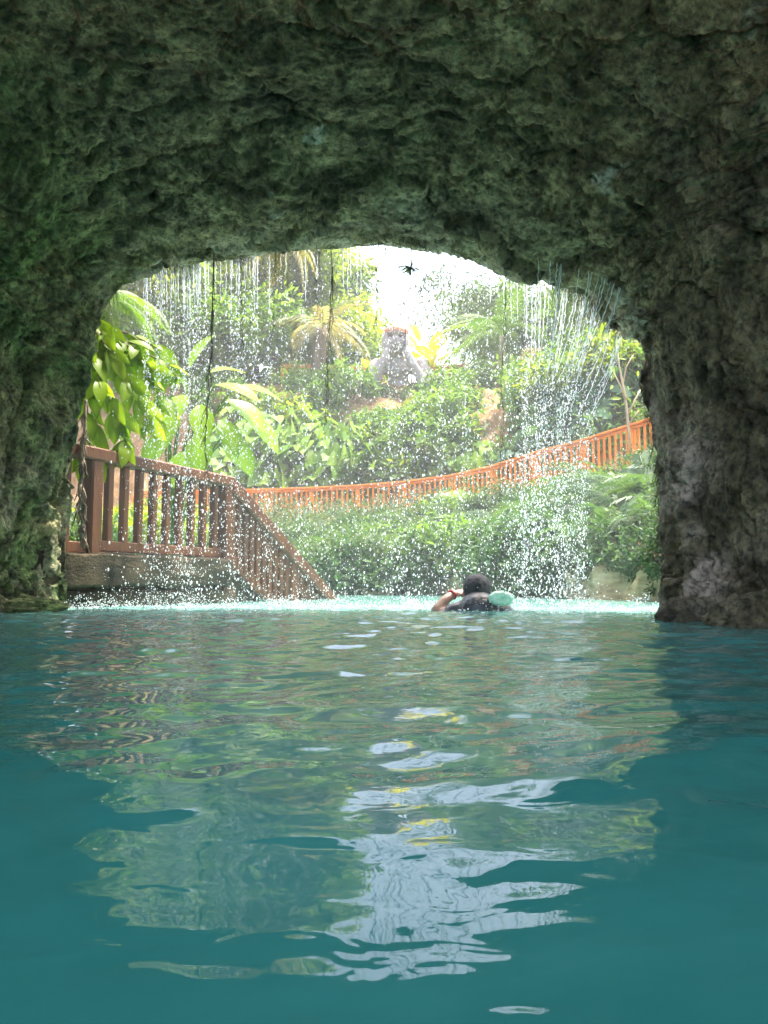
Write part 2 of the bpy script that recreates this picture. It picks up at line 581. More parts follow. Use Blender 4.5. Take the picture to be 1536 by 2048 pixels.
def arch(y, aL, aR, H, e=0.62):
    out = []
    for k, f in enumerate(phi):
        c, s = math.cos(f), math.sin(f)
        x = (aR if c > 0 else aL) * math.copysign(abs(c) ** e, c)
        z = H * abs(s) ** e
        if k in (0, len(phi) - 1):
            z = -1.0
        out.append([x, y, z])
    return np.array(out)


RA0 = arch(-1.2, 5.2, 4.4, 4.7)  # unseen back end left wide open to the sky, added as fill light
RA1 = arch(0.8, 3.9, 2.9, 3.8)
R2 = arch(2.7, 3.05, 1.95, 2.95)
cen = np.array([0.0, 0, 0.6])
def grow(Rg, out_, dy):
    d = Rg - cen
    d[:, 1] = 0
    L = np.linalg.norm(d, axis=1)[:, None]
    G = Rg + d / L * out_
    G[:, 1] += dy
    G[0, 2] = G[-1, 2] = -1.0
    G[1, 2] = G[-2, 2] = 0.0
    return G
R5 = grow(RA.copy(), 0.7, 0.12)
R6 = grow(RA.copy(), 3.2, 0.05)
R7 = grow(RA.copy(), 6.5, -1.8)
R7[:, 2] = np.maximum(R7[:, 2], 0.0)
rings = np.array([RA0, RA1, R2, RB, RA, R5, R6, R7])
def spread(knots, counts):
    u = []
    for k, c in enumerate(counts):
        u += list(k + np.linspace(0, 1, c, endpoint=False))
    return np.array(u + [len(counts)])
NT = 860
# columns evenly by length along the brow ring
seg = np.linalg.norm(np.diff(RB, axis=0), axis=1)
cum = np.concatenate([[0], np.cumsum(np.maximum(seg, 0.12))])
tt = np.interp(np.linspace(0, cum[-1], NT), cum, np.arange(len(cum)))
vv = spread(None, [22, 60, 210, 60, 50, 40, 14])
P = catmull(rings, vv)                       # (nv, ncol, 3)
P = catmull(P.transpose(1, 0, 2), tt)        # (NT, nv, 3)
nv = len(vv)
du = np.gradient(P, axis=0); dv = np.gradient(P, axis=1)
nrm = np.cross(du, dv)
nrm /= np.linalg.norm(nrm, axis=2)[..., None] + 1e-9
Q = P.reshape(-1, 3); n_ = nrm.reshape(-1, 3)
# make the normals face the hollow of the cave
if np.dot(n_[(NT // 2) * nv + 100], np.array([0, 0, -1.0])) < 0:
    n_ = -n_
side = smooth(0.9, 1.6, np.abs(Q[:, 0] + 0.35 * (Q[:, 0] < 0))) * smooth(2.4, 1.6, Q[:, 2])
warp = np.stack([fbm(Q * 1.7, 2, 50), fbm(Q * 1.7, 2, 60), fbm(Q * 1.7, 2, 70)], 1) * 0.09
warp += np.stack([fbm(Q * 8, 2, 51), fbm(Q * 8, 2, 61), fbm(Q * 8, 2, 71)], 1) * 0.045
Qw = Q + warp
d = 0.17 * fbm(Q * 0.85, 3, 1) + 0.035 * fbm(Qw * np.array([2.2, 2.6, 3.0]), 3, 11)
aw = side[:, None]
f1, f2, cid = worley(Qw * (np.array([1.3, 2.4, 2.4]) * (1 - aw) + np.array([2.6, 2.6, 1.2]) * aw), 5)
d += 0.045 * smooth(0, .05, f2 - f1) + 0.085 * (cid - .5)                        # slabs parted by cracks
g1, g2_, gid = worley(Qw * (np.array([3.4, 6.2, 6.2]) * (1 - aw) + np.array([7.5, 7.5, 3.0]) * aw) + 3.3, 6)
d += 0.012 * smooth(0, .08, g2_ - g1) + 0.032 * (gid - .5)
k1, k2, kid = worley(Qw * 15 + 7.1, 8)
d += 0.012 * (kid - .5) + .006 * smooth(0, .2, k2 - k1)
d += 0.013 * fbm(Qw * 9, 4, 41, .6) + 0.014 * fbm(Qw * np.array([24, 24, 18]), 3, 45, .62)
pit = smooth(0.26, 0.44, pnoise(Qw * 7.5, 47)) * 0.05 + smooth(0.22, 0.40, pnoise(Qw * 16, 48)) * 0.026 + smooth(0.2, 0.4, pnoise(Qw * 33, 49)) * 0.012
d -= pit
d += .10 * np.exp(-((np.tile(vv, NT) - 2.93) / .08) ** 2) * smooth(18, 20, np.repeat(tt, nv)) * smooth(1.3, .7, Q[:, 2])
d -= d.mean() + .012
edge = np.exp(-((np.tile(vv, NT) - 4) / 0.33) ** 2)
d *= 1 - 0.72 * edge
Qd = Q + n_ * d[:, None] * 1.0
Qd[:, 2] = np.where(Q[:, 2] < -0.5, Q[:, 2], Qd[:, 2])
vrow = np.tile(vv, NT)
colu = np.repeat(tt, nv)
crust_and_lip_light = np.exp(-((vrow - 3.6) / .40) ** 2) * smooth(5.5, 8.5, colu) * smooth(20, 17.5, colu) * .95  # light from outside on the brow underside, painted in as paler rock
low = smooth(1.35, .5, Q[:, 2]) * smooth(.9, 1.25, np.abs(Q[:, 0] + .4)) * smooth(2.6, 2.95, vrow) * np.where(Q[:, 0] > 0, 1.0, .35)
crust_and_lip_light = crust_and_lip_light * 1.15 + low
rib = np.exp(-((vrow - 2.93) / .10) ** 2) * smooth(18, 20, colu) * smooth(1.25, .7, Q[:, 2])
crust_and_lip_light = (crust_and_lip_light + rib * 1.3) * smooth(-.2, .2, fbm(Qw * np.array([3.2, 3.2, 1.6]), 4, 91)) * (1 + .5 * fbm(Qw * 14, 2, 95))
cave = mk('cave_rock', Qd, grid_faces(NT, nv), M['cave'], tone=np.clip(crust_and_lip_light, 0, 1))
tag(cave, kind='structure')

# dark wave-worn boulders at the foot of the right wall
def boulder(name, loc, r, mat, seed, sq=(1, 1, 0.8)):
    bm = bmesh.new()
    bmesh.ops.create_icosphere(bm, subdivisions=5, radius=1)
    V = np.array([v.co for v in bm.verts])
    F = np.array([[v.index for v in f.verts] for f in bm.faces])
    bm.free()
    V = V * (1 + 0.5 * fbm(V * 1.1 + seed, 3, seed)[:, None] + 0.22 * ridged(V * 3 + seed, 3, seed + 5)[:, None] * 0.4 + 0.1 * fbm(V * 9, 2, seed)[:, None])
    o = mk(name, V * np.array(sq) * r, F, mat)
    o.location = [float(c) for c in loc]
    return o

# ================================================================== SETTING: ground round the pool
C_PX = np.array([-900, -300, 150, 300, 500, 650, 780, 900, 1000, 1100, 1200, 1320, 1500, 1900, 2600], float)
RAILD = np.array([24, 23.5, 22.5, 22, 21.5, 21, 20.5, 19.8, 18.7, 17.6, 16.6, 15.4, 14, 12.5, 11])
RAILY = np.array([985, 985, 985, 985, 981, 976, 968, 954, 932, 901, 877, 840, 790, 700, 560], float)
EDGED = np.array([7, 7.6, 9.2, 11.5, 12.8, 12.8, 12.6, 12.2, 11.2, 10.2, 9.2, 8.0, 6.9, 6.0, 5.5])
LED = []
for px, rd, ry, ed in zip(C_PX, RAILD, RAILY, EDGED):
    ztop = min(at(768, ry, rd)[2], 4.3)
    zp = ztop - 1.02
    row = [np.array([xat(px, ed), ed, -1.0]), np.array([xat(px, ed), ed + .05, 0.12])]
    a = 0.10 if px > 850 else 0.06
    row.append(np.array([xat(px, ed + .5), ed + .5, 0.42 if px > 850 else 0.3]))
    for f, zf in ((0.35, .42), (0.7, .80)):
        D = ed + .5 + (rd - .25 - ed - .5) * f
        row.append(np.array([xat(px, D), D, zp * zf]))
    for D, z in ((rd - .25, zp - .03), (rd + 1.35, zp), (rd + 1.9, zp + .8), (rd + 3.1, zp + 2.3), (rd + 4.2, zp + 3.4), (max(26.6, rd + 5.4), 7.0), (max(28.2, rd + 7), 7.15),
                 (max(33, rd + 9), 7.4), (60, 8.5), (160, 9)):
        row.append(np.array([xat(px, D), D, z]))
    LED.append(row)
LED = np.array(LED)
NC, NR = 260, 220
tc = np.linspace(0, len(C_PX) - 1, NC)
tr = np.linspace(0, LED.shape[1] - 1, NR)
G = catmull(LED, tc)
G = catmull(G.transpose(1, 0, 2), tr)          # (NR, NC, 3)
TER = G.copy()
gf = G.reshape(-1, 3)
rowu = np.repeat(tr, NC)
rough = np.where((rowu > 4.9) & (rowu < 6.1), 0.15, 1.0) * np.where(rowu > 12, 0.3, 1)
du = np.gradient(G, axis=1); dv = np.gradient(G, axis=0)
gn = np.cross(du, dv).reshape(-1, 3)
gn /= np.linalg.norm(gn, axis=1)[:, None] + 1e-9
TERN = gn.reshape(NR, NC, 3)
dd = (0.28 * fbm(gf * 0.7, 4, 120) + 0.12 * ridged(gf * np.array([1.6, 1.6, .7]), 3, 130)) * rough
g2 = gf + gn * dd[:, None]
ground = mk('ground', g2, grid_faces(NR, NC), M['earth'])
tag(ground, kind='structure')


def ter(px, u):
    """point and normal of the ground at photo column px and ledge row u"""
    c = np.interp(px, C_PX, np.arange(len(C_PX)))
    i, j = int(round(u / tr[-1] * (NR - 1))), int(round(c / tc[-1] * (NC - 1)))
    i, j = min(max(i, 0), NR - 1), min(max(j, 0), NC - 1)
    return TER[i, j], TERN[i, j]


# the walkway behind the orange railing: a sheet on the ledge
cols = np.linspace(0, len(C_PX) - 1, 160)
W = catmull(LED, cols)
pa = W[:, 5] + [0, 0, .03]; pb = W[:, 6] + [0, 0, .035]
pv = np.stack([pa + (pb - pa) * f for f in np.linspace(0.02, 0.95, 6)], 1)
pv[..., 2] += 0.03
path = mk('path', pv.reshape(-1, 3), grid_faces(160, 6), M['path'])
tag(path, kind='structure')

# ================================================================== SETTING: water
ys = np.concatenate([np.linspace(-6, -0.4, 30, endpoint=False), np.linspace(-0.4, 2.0, 230, endpoint=False), np.linspace(2.0, 6.5, 260, endpoint=False), np.linspace(6.5, 16, 150)])
xs = np.concatenate([np.linspace(-14, -3.2, 50, endpoint=False), np.linspace(-3.2, -0.9, 90, endpoint=False), np.linspace(-0.9, 0.9, 170, endpoint=False), np.linspace(0.9, 3.2, 90, endpoint=False), np.linspace(3.2, 14, 50)])
X, Y = np.meshgrid(xs, ys)
xy = np.stack([X.ravel(), Y.ravel(), np.zeros(X.size)], 1)
def swell(fx, fy, rot, seed):
    """one scale of waves, its crests lying across the direction rot"""
    c, s = math.cos(rot), math.sin(rot)
    x, y = qw[:, 0], qw[:, 1]
    return pnoise(np.stack([(x * c - y * s) * fx, (x * s + y * c) * fy, np.full(len(x), seed * 1.37)], 1), seed)


wz = 0
qw = xy + np.stack([fbm(xy * 1.1 + 3.3, 2, 201), fbm(xy * 1.1 + 7.7, 2, 204), np.zeros(len(xy))], 1) * 0.22
far = smooth(0.6, 2.3, xy[:, 1]) * smooth(12.0, 6.0, xy[:, 1])
near = smooth(.36, .75, xy[:, 1])
h = 0.008 * swell(1.5, 2.1, .5, 210) * (.04 + .96 * near) + 0.0062 * swell(3.1, 4.3, -.45, 211) * (.12 + .88 * near) + .0085 * swell(6.0, 7.6, .25, 212) * (0.06 + .94 * near) * (1 - .35 * far) + 0.0040 * swell(13, 18, -.6, 218) * near * (1 + far) + .0012 * swell(25, 34, .7, 219) * (.3 + .7 * near) + .0007 * swell(9, 40, .1, 231) * smooth(.60, .40, xy[:, 1])
h += far * (0.0130 * swell(5.0, 9.0, .12, 213) + 0.0050 * swell(9.0, 15.0, -.2, 214) + .0024 * swell(17, 27, .3, 215))
h += .016 * smooth(.22, .85, xy[:, 1]) * smooth(2.4, .95, xy[:, 1])
# churned water under the falling curtain
ch = np.exp(-((xy[:, 1] - 5.6) / 0.5) ** 2) * smooth(2.1, 1.6, np.abs(xy[:, 0] + 0.2))
h += .0011 * np.exp(-((xy[:, 1] - .332) / .015) ** 2 - ((xy[:, 0] - .052) / .02) ** 2)
h += ch * (0.018 * fbm(xy * 9, 3, 220) + 0.010 * ridged(xy * 16, 2, 222) * 0.5)
xy[:, 2] = h
water = mk('water', xy, grid_faces(len(ys), len(xs)), M['water'])
tag(water, kind='structure')

# ================================================================== VEGETATION
def leaves(name, pos, dirs, ups, size, mat, parent=None, tV=OVAL_V, tF=OVAL_F, tone=None):
    V, F = inst(tV, tF, frames(dirs, ups), pos, size)
    if tone is None:
        tone = RNG.uniform(0, 1, len(pos))
    tv = np.repeat(tone, len(tV))
    if tV is LONG_V or tV is BROAD_V or tV is BAN_V:
        tv = tv + np.tile(np.where(np.arange(len(tV)) % 3 == 1, .55, -.1), len(pos))     # paler midrib
    return mk(name, V, F, mat, parent, True, tv)


def crown_points(n_clump, per, spread_r, clump_r, flat=0.8, hollow=0.45):
    """leaf places in uneven clumps through a crown of radius 1*spread_r"""
    c = unit(n_clump) * (RNG.uniform(hollow, 1.0, n_clump) ** 0.7)[:, None] * spread_r
    c[:, 2] *= flat
    r = clump_r * RNG.uniform(0.6, 1.25, n_clump)
    k = RNG.poisson(per, n_clump) + 3
    idx = np.repeat(np.arange(n_clump), k)
    off = unit(len(idx)) * (RNG.uniform(0, 1, len(idx)) ** 0.45 * r[idx])[:, None]
    p = c[idx] + off
    d = unit(len(idx)) * 0.8 + off / clump_r * 0.7 + np.array([0, 0, -0.25])
    u = unit(len(idx)) * 0.6 + np.array([0, 0, 1.0])
    tone = (np.clip(RNG.normal(0.5, 0.25, n_clump), 0, 1)[idx] + RNG.normal(0, 0.2, len(idx)))
    return p, d, u, np.clip(tone, -0.1, 1.1), c


def bush_mesh(root, mat, radius, n_clump, per, leaf, tV=OVAL_V, tF=OVAL_F, flat=0.75, clump=0.3):
    p, d, u, t, c = crown_points(n_clump, per, radius, radius * clump, flat, 0.5)
    keep = p[:, 2] > -radius * 0.35
    p, d, u, t = p[keep], d[keep], u[keep], t[keep]
    p[:, 2] += radius * 0.45
    leaves('foliage', p, d, u, leaf * RNG.uniform(0.6, 1.3, len(p)), mat, root, tV, tF, t)
    b = MB()
    for q in c[:: max(1, len(c) // 9)]:
        e = q + np.array([0, 0, radius * .45])
        if e[2] < 0.1 * radius: continue
        mid = e * 0.5 + RNG.normal(0, 0.06 * radius, 3)
        V, F = tube([np.array([0, 0, -0.25 * radius]), mid, e], [0.03 * radius, 0.02 * radius, 0.008 * radius], 5)
        b.add(V, F)
    b.build('stem', M['bark'], root)


def make_bush(kind):
    root = thing(kind[0], (0, 0, 0), 'x', kind[1])
    bush_mesh(root, *kind[2:])
    return root


def limb(b, p0, d0, L, r0, depth, tips, bend=0.25, n=6):
    pts = [p0]; d = d0 / np.linalg.norm(d0)
    for i in range(n):
        d = d + RNG.normal(0, bend * 0.35, 3) + np.array([0, 0, 0.06])
        d /= np.linalg.norm(d)
        pts.append(pts[-1] + d * L / n)
    V, F = tube(pts, np.linspace(r0, r0 * 0.55, n + 1), 7 if depth else 10)
    b.add(V, F)
    if depth == 0 and L > 0: pass
    if depth >= 2:
        tips.append(pts[-1]); tips.append(pts[-3]); return
    for k in range(3 if depth == 0 else 3):
        i = n - (k % 3)
        q = unit(1)[0]; q[2] = abs(q[2]) * 0.5
        limb(b, pts[i], d * 0.7 + q * 0.9, L * RNG.uniform(0.5, 0.75), r0 * 0.5, depth + 1, tips, bend)


def make_tree(name, loc, H, crown_r, leafmat, leaf, n_leaf, label, cat='tree', group=None, bark='bark', tV=OVAL_V, tF=OVAL_F, clump=0.9, lean=(0, 0, 1), trunk=0.16, flat=0.8):
    root = thing(name, loc, label, cat, group)
    b = MB(); tips = []
    limb(b, np.array([0, 0, -0.4]), np.array(lean, float), H * 0.5, trunk, 0, tips, 0.22)
    b.build('trunk', M[bark], root)
    tips = np.array(tips)
    ctr = np.array([lean[0] * H * .5, lean[1] * H * .5, H - crown_r * flat])
    m = max(4, int(len(tips) * 0.9))
    extra = unit(m) * (RNG.uniform(0.35, 1, m) ** .6)[:, None] * crown_r
    extra[:, 2] *= flat
    C = np.concatenate([tips, extra + ctr, extra[::-1] * np.array([-.8, -.9, .7]) + ctr])
    per = max(3, n_leaf // len(C))
    idx = np.repeat(np.arange(len(C)), per)
    rr = clump * RNG.uniform(0.5, 1.2, len(C))
    off = unit(len(idx)) * (RNG.uniform(0, 1, len(idx)) ** .5 * rr[idx])[:, None]
    off[:, 2] *= 0.7
    p = C[idx] + off
    d = off / clump + unit(len(idx)) * 0.7 + np.array([0, 0, -0.3])
    u = unit(len(idx)) * 0.7 + np.array([0, 0, 1.0])
    tone = np.clip(np.clip(RNG.normal(.5, .28, len(C)), 0, 1)[idx] + RNG.normal(0, .18, len(idx)), -.1, 1.1)
    leaves('crown', p, d, u, leaf * RNG.uniform(0.6, 1.25, len(p)), M[leafmat], root, tV, tF, tone)
    return root


# ---- undergrowth: tufts of small leaves growing all over the banks (nobody could count them)
BARE = [(970, 835, 62, 75), (565, 812, 55, 38), (330, 870, 150, 95), (470, 760, 60, 50), (850, 950, 70, 22)]     # where the brown earth shows
def undergrowth(name, n, pxr, ur, mat, leaf, per, tuft, thresh, seed, rise=0.6, tV=OVAL_V, tF=OVAL_F):
    px = RNG.uniform(*pxr, n); uu = RNG.uniform(*ur, n)
    c = np.interp(px, C_PX, np.arange(len(C_PX)))
    i = np.clip((uu / tr[-1] * (NR - 1)).round().astype(int), 0, NR - 1)
    j = np.clip((c / tc[-1] * (NC - 1)).round().astype(int), 0, NC - 1)
    k = i * NC + j
    P0 = g2[k] + RNG.normal(0, 0.12, (n, 3)); N0 = gn[k]
    N0 = np.where(N0[:, 2:3] < -0.2, -N0, N0)
    keep = fbm(P0 * 0.55 + seed, 3, seed) > thresh
    pxx = 768 + FPX * P0[:, 0] / P0[:, 1]; pyy = HOR - FPX * (P0[:, 2] - CAMZ) / P0[:, 1]
    for ex, ey, rx, ry in BARE:
        keep &= ~((((pxx - ex) / rx) ** 2 + ((pyy - ey) / ry) ** 2 < 1) & (P0[:, 1] > 17))
    keep &= ~((np.abs(P0[:, 0] - .45) < 1.9) & (P0[:, 1] > 24.3) & (P0[:, 1] < 28))
    P0, N0 = P0[keep], N0[keep]
    h = np.clip(0.55 + 1.3 * fbm(P0 * 0.9 + 5 * seed, 2, seed + 3), 0.15, 1.5)
    idx = np.repeat(np.arange(len(P0)), per)
    m = len(idx)
    gd = N0[idx] * 0.6 + np.array([0, 0, rise]) + unit(m) * 0.6
    p = P0[idx] + gd * (RNG.uniform(0.05, 1, m) * tuft * h[idx])[:, None]
    d = gd * 0.5 + unit(m) * 0.8 + np.array([0, 0, -0.25])
    u = N0[idx] * 0.7 + np.array([0, 0, .7]) + unit(m) * 0.5
    tone = np.clip(0.5 + 1.1 * fbm(P0 * 1.3, 2, seed + 9)[idx] + RNG.normal(0, .2, m), -.1, 1.1)
    o = leaves(name, p, d, u, leaf * RNG.uniform(.6, 1.3, m), mat, None, tV, tF, tone)
    tag(o, kind='stuff')
    return o


ug = undergrowth('undergrowth', 5200, (-250, 1060), (1.6, 4.45), M['leaf_grey'], 0.105, 16, 0.5, -0.22, 300, 0.45)
tag(ug, 'low grey green leafy undergrowth covering the bank under the orange railing', 'undergrowth')
ug2 = undergrowth('undergrowth', 5200, (380, 1800), (7.6, 11.0), M['leaf_mid'], 0.19, 9, 0.75, -0.02, 320)
tag(ug2, 'patchy green undergrowth on the brown earth slope behind the orange railing', 'undergrowth')
ug3 = undergrowth('undergrowth', 3200, (-250, 1800), (9.4, 12.8), M['leaf_yel'], 0.17, 8, 0.42, -0.25, 340)
tag(ug3, 'yellow green weeds along the upper terrace round the statue', 'undergrowth')

ug7 = undergrowth('undergrowth', 3600, (1040, 1750), (1.5, 4.3), M['fern'], 0.075, 22, 0.38, -0.3, 305, 0.45)
tag(ug7, 'fine small leaved ground cover between the ferns on the right bank', 'undergrowth')
ug4 = undergrowth('undergrowth', 4200, (690, 1400), (6.9, 9.3), M['leaf_mid'], 0.15, 12, 0.6, -0.10, 360)
tag(ug4, 'green creepers covering most of the brown earth wall above the walkway', 'undergrowth')
ug5 = undergrowth('undergrowth', 2600, (150, 875), (1.0, 2.3), M['leaf_dark'], 0.12, 14, 0.42, -0.55, 380, .15)
tag(ug5, 'dark green leaves trailing down to the water along the far edge of the pool', 'undergrowth')
ug6 = undergrowth('undergrowth', 1500, (965, 1110), (1.0, 2.3), M['leaf_dark'], 0.11, 14, 0.42, -0.55, 390, .15)
tag(ug6, 'dark green leaves trailing down to the water right of the swimmer', 'undergrowth')

# ---- bushes
KB = {
    'bank': make_bush(('leafy_bush', 'bush', M['leaf_dark'], 0.72, 60, 46, 0.115)),
    'bank2': make_bush(('leafy_bush', 'bush', M['leaf_grey'], 0.70, 60, 50, 0.10)),
    'slope': make_bush(('leafy_bush', 'bush', M['leaf_mid'], 1.0, 55, 32, 0.19)),
    'slope2': make_bush(('leafy_bush', 'bush', M['leaf_yel'], 0.9, 50, 30, 0.18)),
}
used = set()


def place(kind, px, u, label, group, sc=1.0, dz=-0.1, tilt=(0, 0)):
    proto = KB[kind]
    p, n = ter(px, u)
    n = n if n[2] > 0 else -n
    loc = p + (n * .42 if kind == 'fern' else np.array([0, 0, dz]))
    rz = RNG.uniform(0, 6.28)
    if kind not in used:
        used.add(kind)
        proto.location = [float(c) for c in loc]; proto.rotation_euler = (0, 0, rz); proto.scale = (sc, sc, sc)
        proto['label'] = label
        if group: proto['group'] = group
        return proto
    return dup(proto, loc, rz, sc, label, group, tilt)


LB = 'dense dark green bush on the bank between the pool and the orange railing'
LB2 = 'grey green small leaved bush on the bank between the pool and the orange railing'
for px in np.arange(380, 1080, 56):
    for u in (2.1, 2.8, 3.45):
        q, k, sc_ = px + RNG.uniform(-32, 32), RNG.uniform(), RNG.uniform(.55, 1.2)
        if k < 0.38:
            place('bank', q, u + RNG.uniform(-.2, .2), LB, 'dark bushes on the pool bank', sc_)
        elif k < .72:
            place('bank2', q, u + RNG.uniform(-.2, .2), LB2, 'grey green bushes on the pool bank', sc_)
        elif k < .9:
            place('slope', q, u + RNG.uniform(-.2, .2), 'bush with larger mid green leaves on the bank between the pool and the orange railing', 'larger leaved bushes on the pool bank', sc_ * .7)
for px in (1130, 1215, 1300):
    place('slope', px, 3.9, 'green bush on the right bank under the rising end of the railing', 'bushes under the rising railing', RNG.uniform(.45, .55))
for px, u in ((150, 2.4), (200, 3.0), (250, 2.4), (300, 3.2), (350, 2.5), (400, 3.4)):
    place('slope2', px, u, 'yellow green bush seen between the balusters of the red brown railing', 'bushes behind the red brown railing', RNG.uniform(.8, 1.1))
LS = 'leafy green bush on the slope between the railing and the statue'
LS2 = 'yellow green bush on the slope between the railing and the statue'
spots = [(470, 10.2), (540, 10.6), (590, 10.0), (640, 9.5), (690, 9.8), (735, 9.3), (820, 9.4), (860, 9.8), (900, 9.5), (745, 8.5), (800, 8.7), (700, 8.6), (860, 8.5),
         (940, 10.4), (1010, 9.9), (1060, 10.3), (1100, 9.8), (1150, 9.6), (1210, 10.1), (1260, 9.5), (650, 8.9), (1080, 9.1), (560, 9.2), (610, 8.4), (770, 9.0), (720, 7.9), (780, 7.9), (840, 7.8),
         (900, 8.4), (670, 7.9), (500, 9.4), (890, 7.6), (585, 7.6), (640, 7.3), (690, 8.3), (735, 7.3), (770, 8.1), (815, 7.3), (850, 8.1), (905, 7.9), (920, 9.0), (610, 9.0), (660, 9.9), (1130, 8.6), (1190, 8.8), (1250, 8.7), (760, 9.5), (830, 9.9), (440, 9.6), (520, 8.5)]
for px, u in spots:
    if 430 < px < 735 and u < 8.95: continue
    if 920 < px < 1020 and u < 9.6: continue
    q = 1.1
    if u > 9.9: q = .5
    if 700 < px < 890 and u > 8.8: q, u = .42, 9.1 + (u - 9) * .5
    if RNG.uniform() < .6:
        place('slope', px, u, LS, 'green bushes below the statue', q * RNG.uniform(.8, 1.2), -.3 if u > 9 else -.1)
    else:
        place('slope2', px, u, LS2, 'yellow green bushes below the statue', q * RNG.uniform(.8, 1.2), -.3 if u > 9 else -.1)
for px in np.arange(230, 1400, 47):
    if 720 < px < 900: continue
    place('slope' if RNG.uniform() < .5 else 'slope2', px + RNG.uniform(-15, 15), RNG.uniform(11.6, 12.4), 'tall leafy shrub under the trees at the back of the upper terrace', 'shrubs under the terrace trees', RNG.uniform(1.5, 2.2))

# ---- plants with big round heart-shaped leaves
def make_heart(mat, n, rad, leaf):
    root = thing('heart_leaf_plant', (0, 0, 0), 'x', 'plant')
    a = RNG.uniform(0, 6.28, n); rr = rad * np.sqrt(RNG.uniform(0.02, 1, n))
    p = np.stack([rr * np.cos(a), rr * np.sin(a), rad * (0.35 + 1.0 * (1 - (rr / rad) ** 2) * RNG.uniform(.3, 1, n)) + RNG.uniform(-.2, .15, n)], 1)
    out = np.stack([np.cos(a), np.sin(a), -0.5 + RNG.normal(0, .25, n)], 1)
    up = np.stack([np.cos(a) * .3, np.sin(a) * .3 - 0.85, 0.65 + 0 * a], 1) + RNG.normal(0, .25, (n, 3))
    leaves('foliage', p, out, up, leaf * RNG.uniform(.65, 1.25, n), mat, root, HEART_V, HEART_F)
    b = MB()
    for q in p:
        V, F = tube([q * np.array([.15, .15, 0]), q * np.array([.6, .6, .75]), q + np.array([0, 0, -.02])], [.012, .010, .006], 4)
        b.add(V, F)
    b.build('stem', M['leaf_mid'], root)
    return root


KB['heart'] = make_heart(M['leaf_lime'], 66, 1.05, 0.42)
KB['heart2'] = make_heart(M['leaf_blue'], 50, 0.85, 0.36)
for px, u, s in ((470, 7.9, 1.1), (575, 8.0, 1.1), (650, 7.5, 1.0), (720, 7.3, .9), (450, 6.7, 1.0), (490, 7.1, 1.1), (540, 7.3, 1.1), (585, 7.0, 1.1), (560, 6.5, .9), (630, 7.0, 1.1), (665, 6.6, .9), (700, 6.9, 1.0), (745, 6.6, .9), (790, 6.9, .9), (835, 6.5, .8), (880, 6.8, .8),
                 (930, 6.5, .7), (520, 7.7, 1.0), (600, 7.6, .9), (990, 6.5, .7), (500, 6.4, .8), (620, 6.4, .8)):
    place('heart', px, 7.25 + (u - 6.4) * .8, 'lime green plant with big heart shaped leaves behind the orange railing', 'heart leaved plants behind the railing', s * 1.15, -0.1)
for px, u, s in ((1060, 6.8, .9), (1105, 7.2, 1.0), (1150, 7.0, 1.0), (1195, 7.4, 1.0), (1240, 7.1, 1.0), (1285, 7.4, 1.0), (1130, 7.7, .9), (1180, 8.0, .9), (1230, 7.9, 1.0), (1275, 8.1, 1.0), (1320, 7.6, 1.0), (1090, 7.6, .8)):
    place('heart2', px, 7.15 + (u - 6.8) * .85, 'dark blue green plant with round leaves above the rising end of the orange railing', 'dark round leaved plants above the railing', s, -0.1)

# ---- ferns on the right bank
def make_fern(n=15, L=1.0):
    root = thing('fern', (0, 0, 0), 'x', 'fern')
    a = np.linspace(0, 6.28, n, endpoint=False) + RNG.normal(0, .25, n)
    d = np.stack([np.cos(a), np.sin(a), RNG.uniform(-.1, .55, n)], 1)
    up = np.tile(np.array([0, 0, 1.0]), (n, 1)) + RNG.normal(0, .15, (n, 3))
    leaves('fronds', np.zeros((n, 3)) + RNG.normal(0, .03, (n, 3)), d, up, L * RNG.uniform(.7, 1.15, n), M['fern'], root, FERN_V, FERN_F)
    V, F = tube([[0, 0, -.25], [0, 0, -.1], [0, 0, .02]], [.05, .05, .03], 7)
    mk('stem', V, F, M['bark'], root)
    return root


KB['fern'] = make_fern()
for px, u, s in ((1090, 3.0, .95), (1130, 2.6, .9), (1140, 2.9, 1.0), (1180, 3.1, 1.0), (1200, 2.5, .8), (1215, 3.0, 1.0), (1245, 3.2, 1.05), (1265, 2.7, .85), (1280, 3.0, 1.0), (1300, 3.1, .9), (1310, 2.5, .7), (1160, 2.2, .6),
                 (1345, 3.0, .9), (1100, 2.7, .8), (1125, 3.3, .9), (1155, 3.2, .9), (1170, 2.6, .8), (1195, 3.4, .9), (1225, 2.7, .8), (1250, 3.5, .9), (1270, 3.1, .9), (1290, 2.3, .7), (1185, 2.0, .6), (1320, 3.4, .9), (1075, 3.1, .8), (1060, 2.8, .8), (1230, 2.2, .6), (1110, 2.2, .6), (1040, 2.7, .7), (1330, 2.9, .8)):
    place('fern', px, u, 'green arching fern clump on the right bank beside the cave wall', 'ferns on the right bank', s * 1.1, 0.3, (RNG.uniform(.35, .75), RNG.uniform(-.2, .2)))

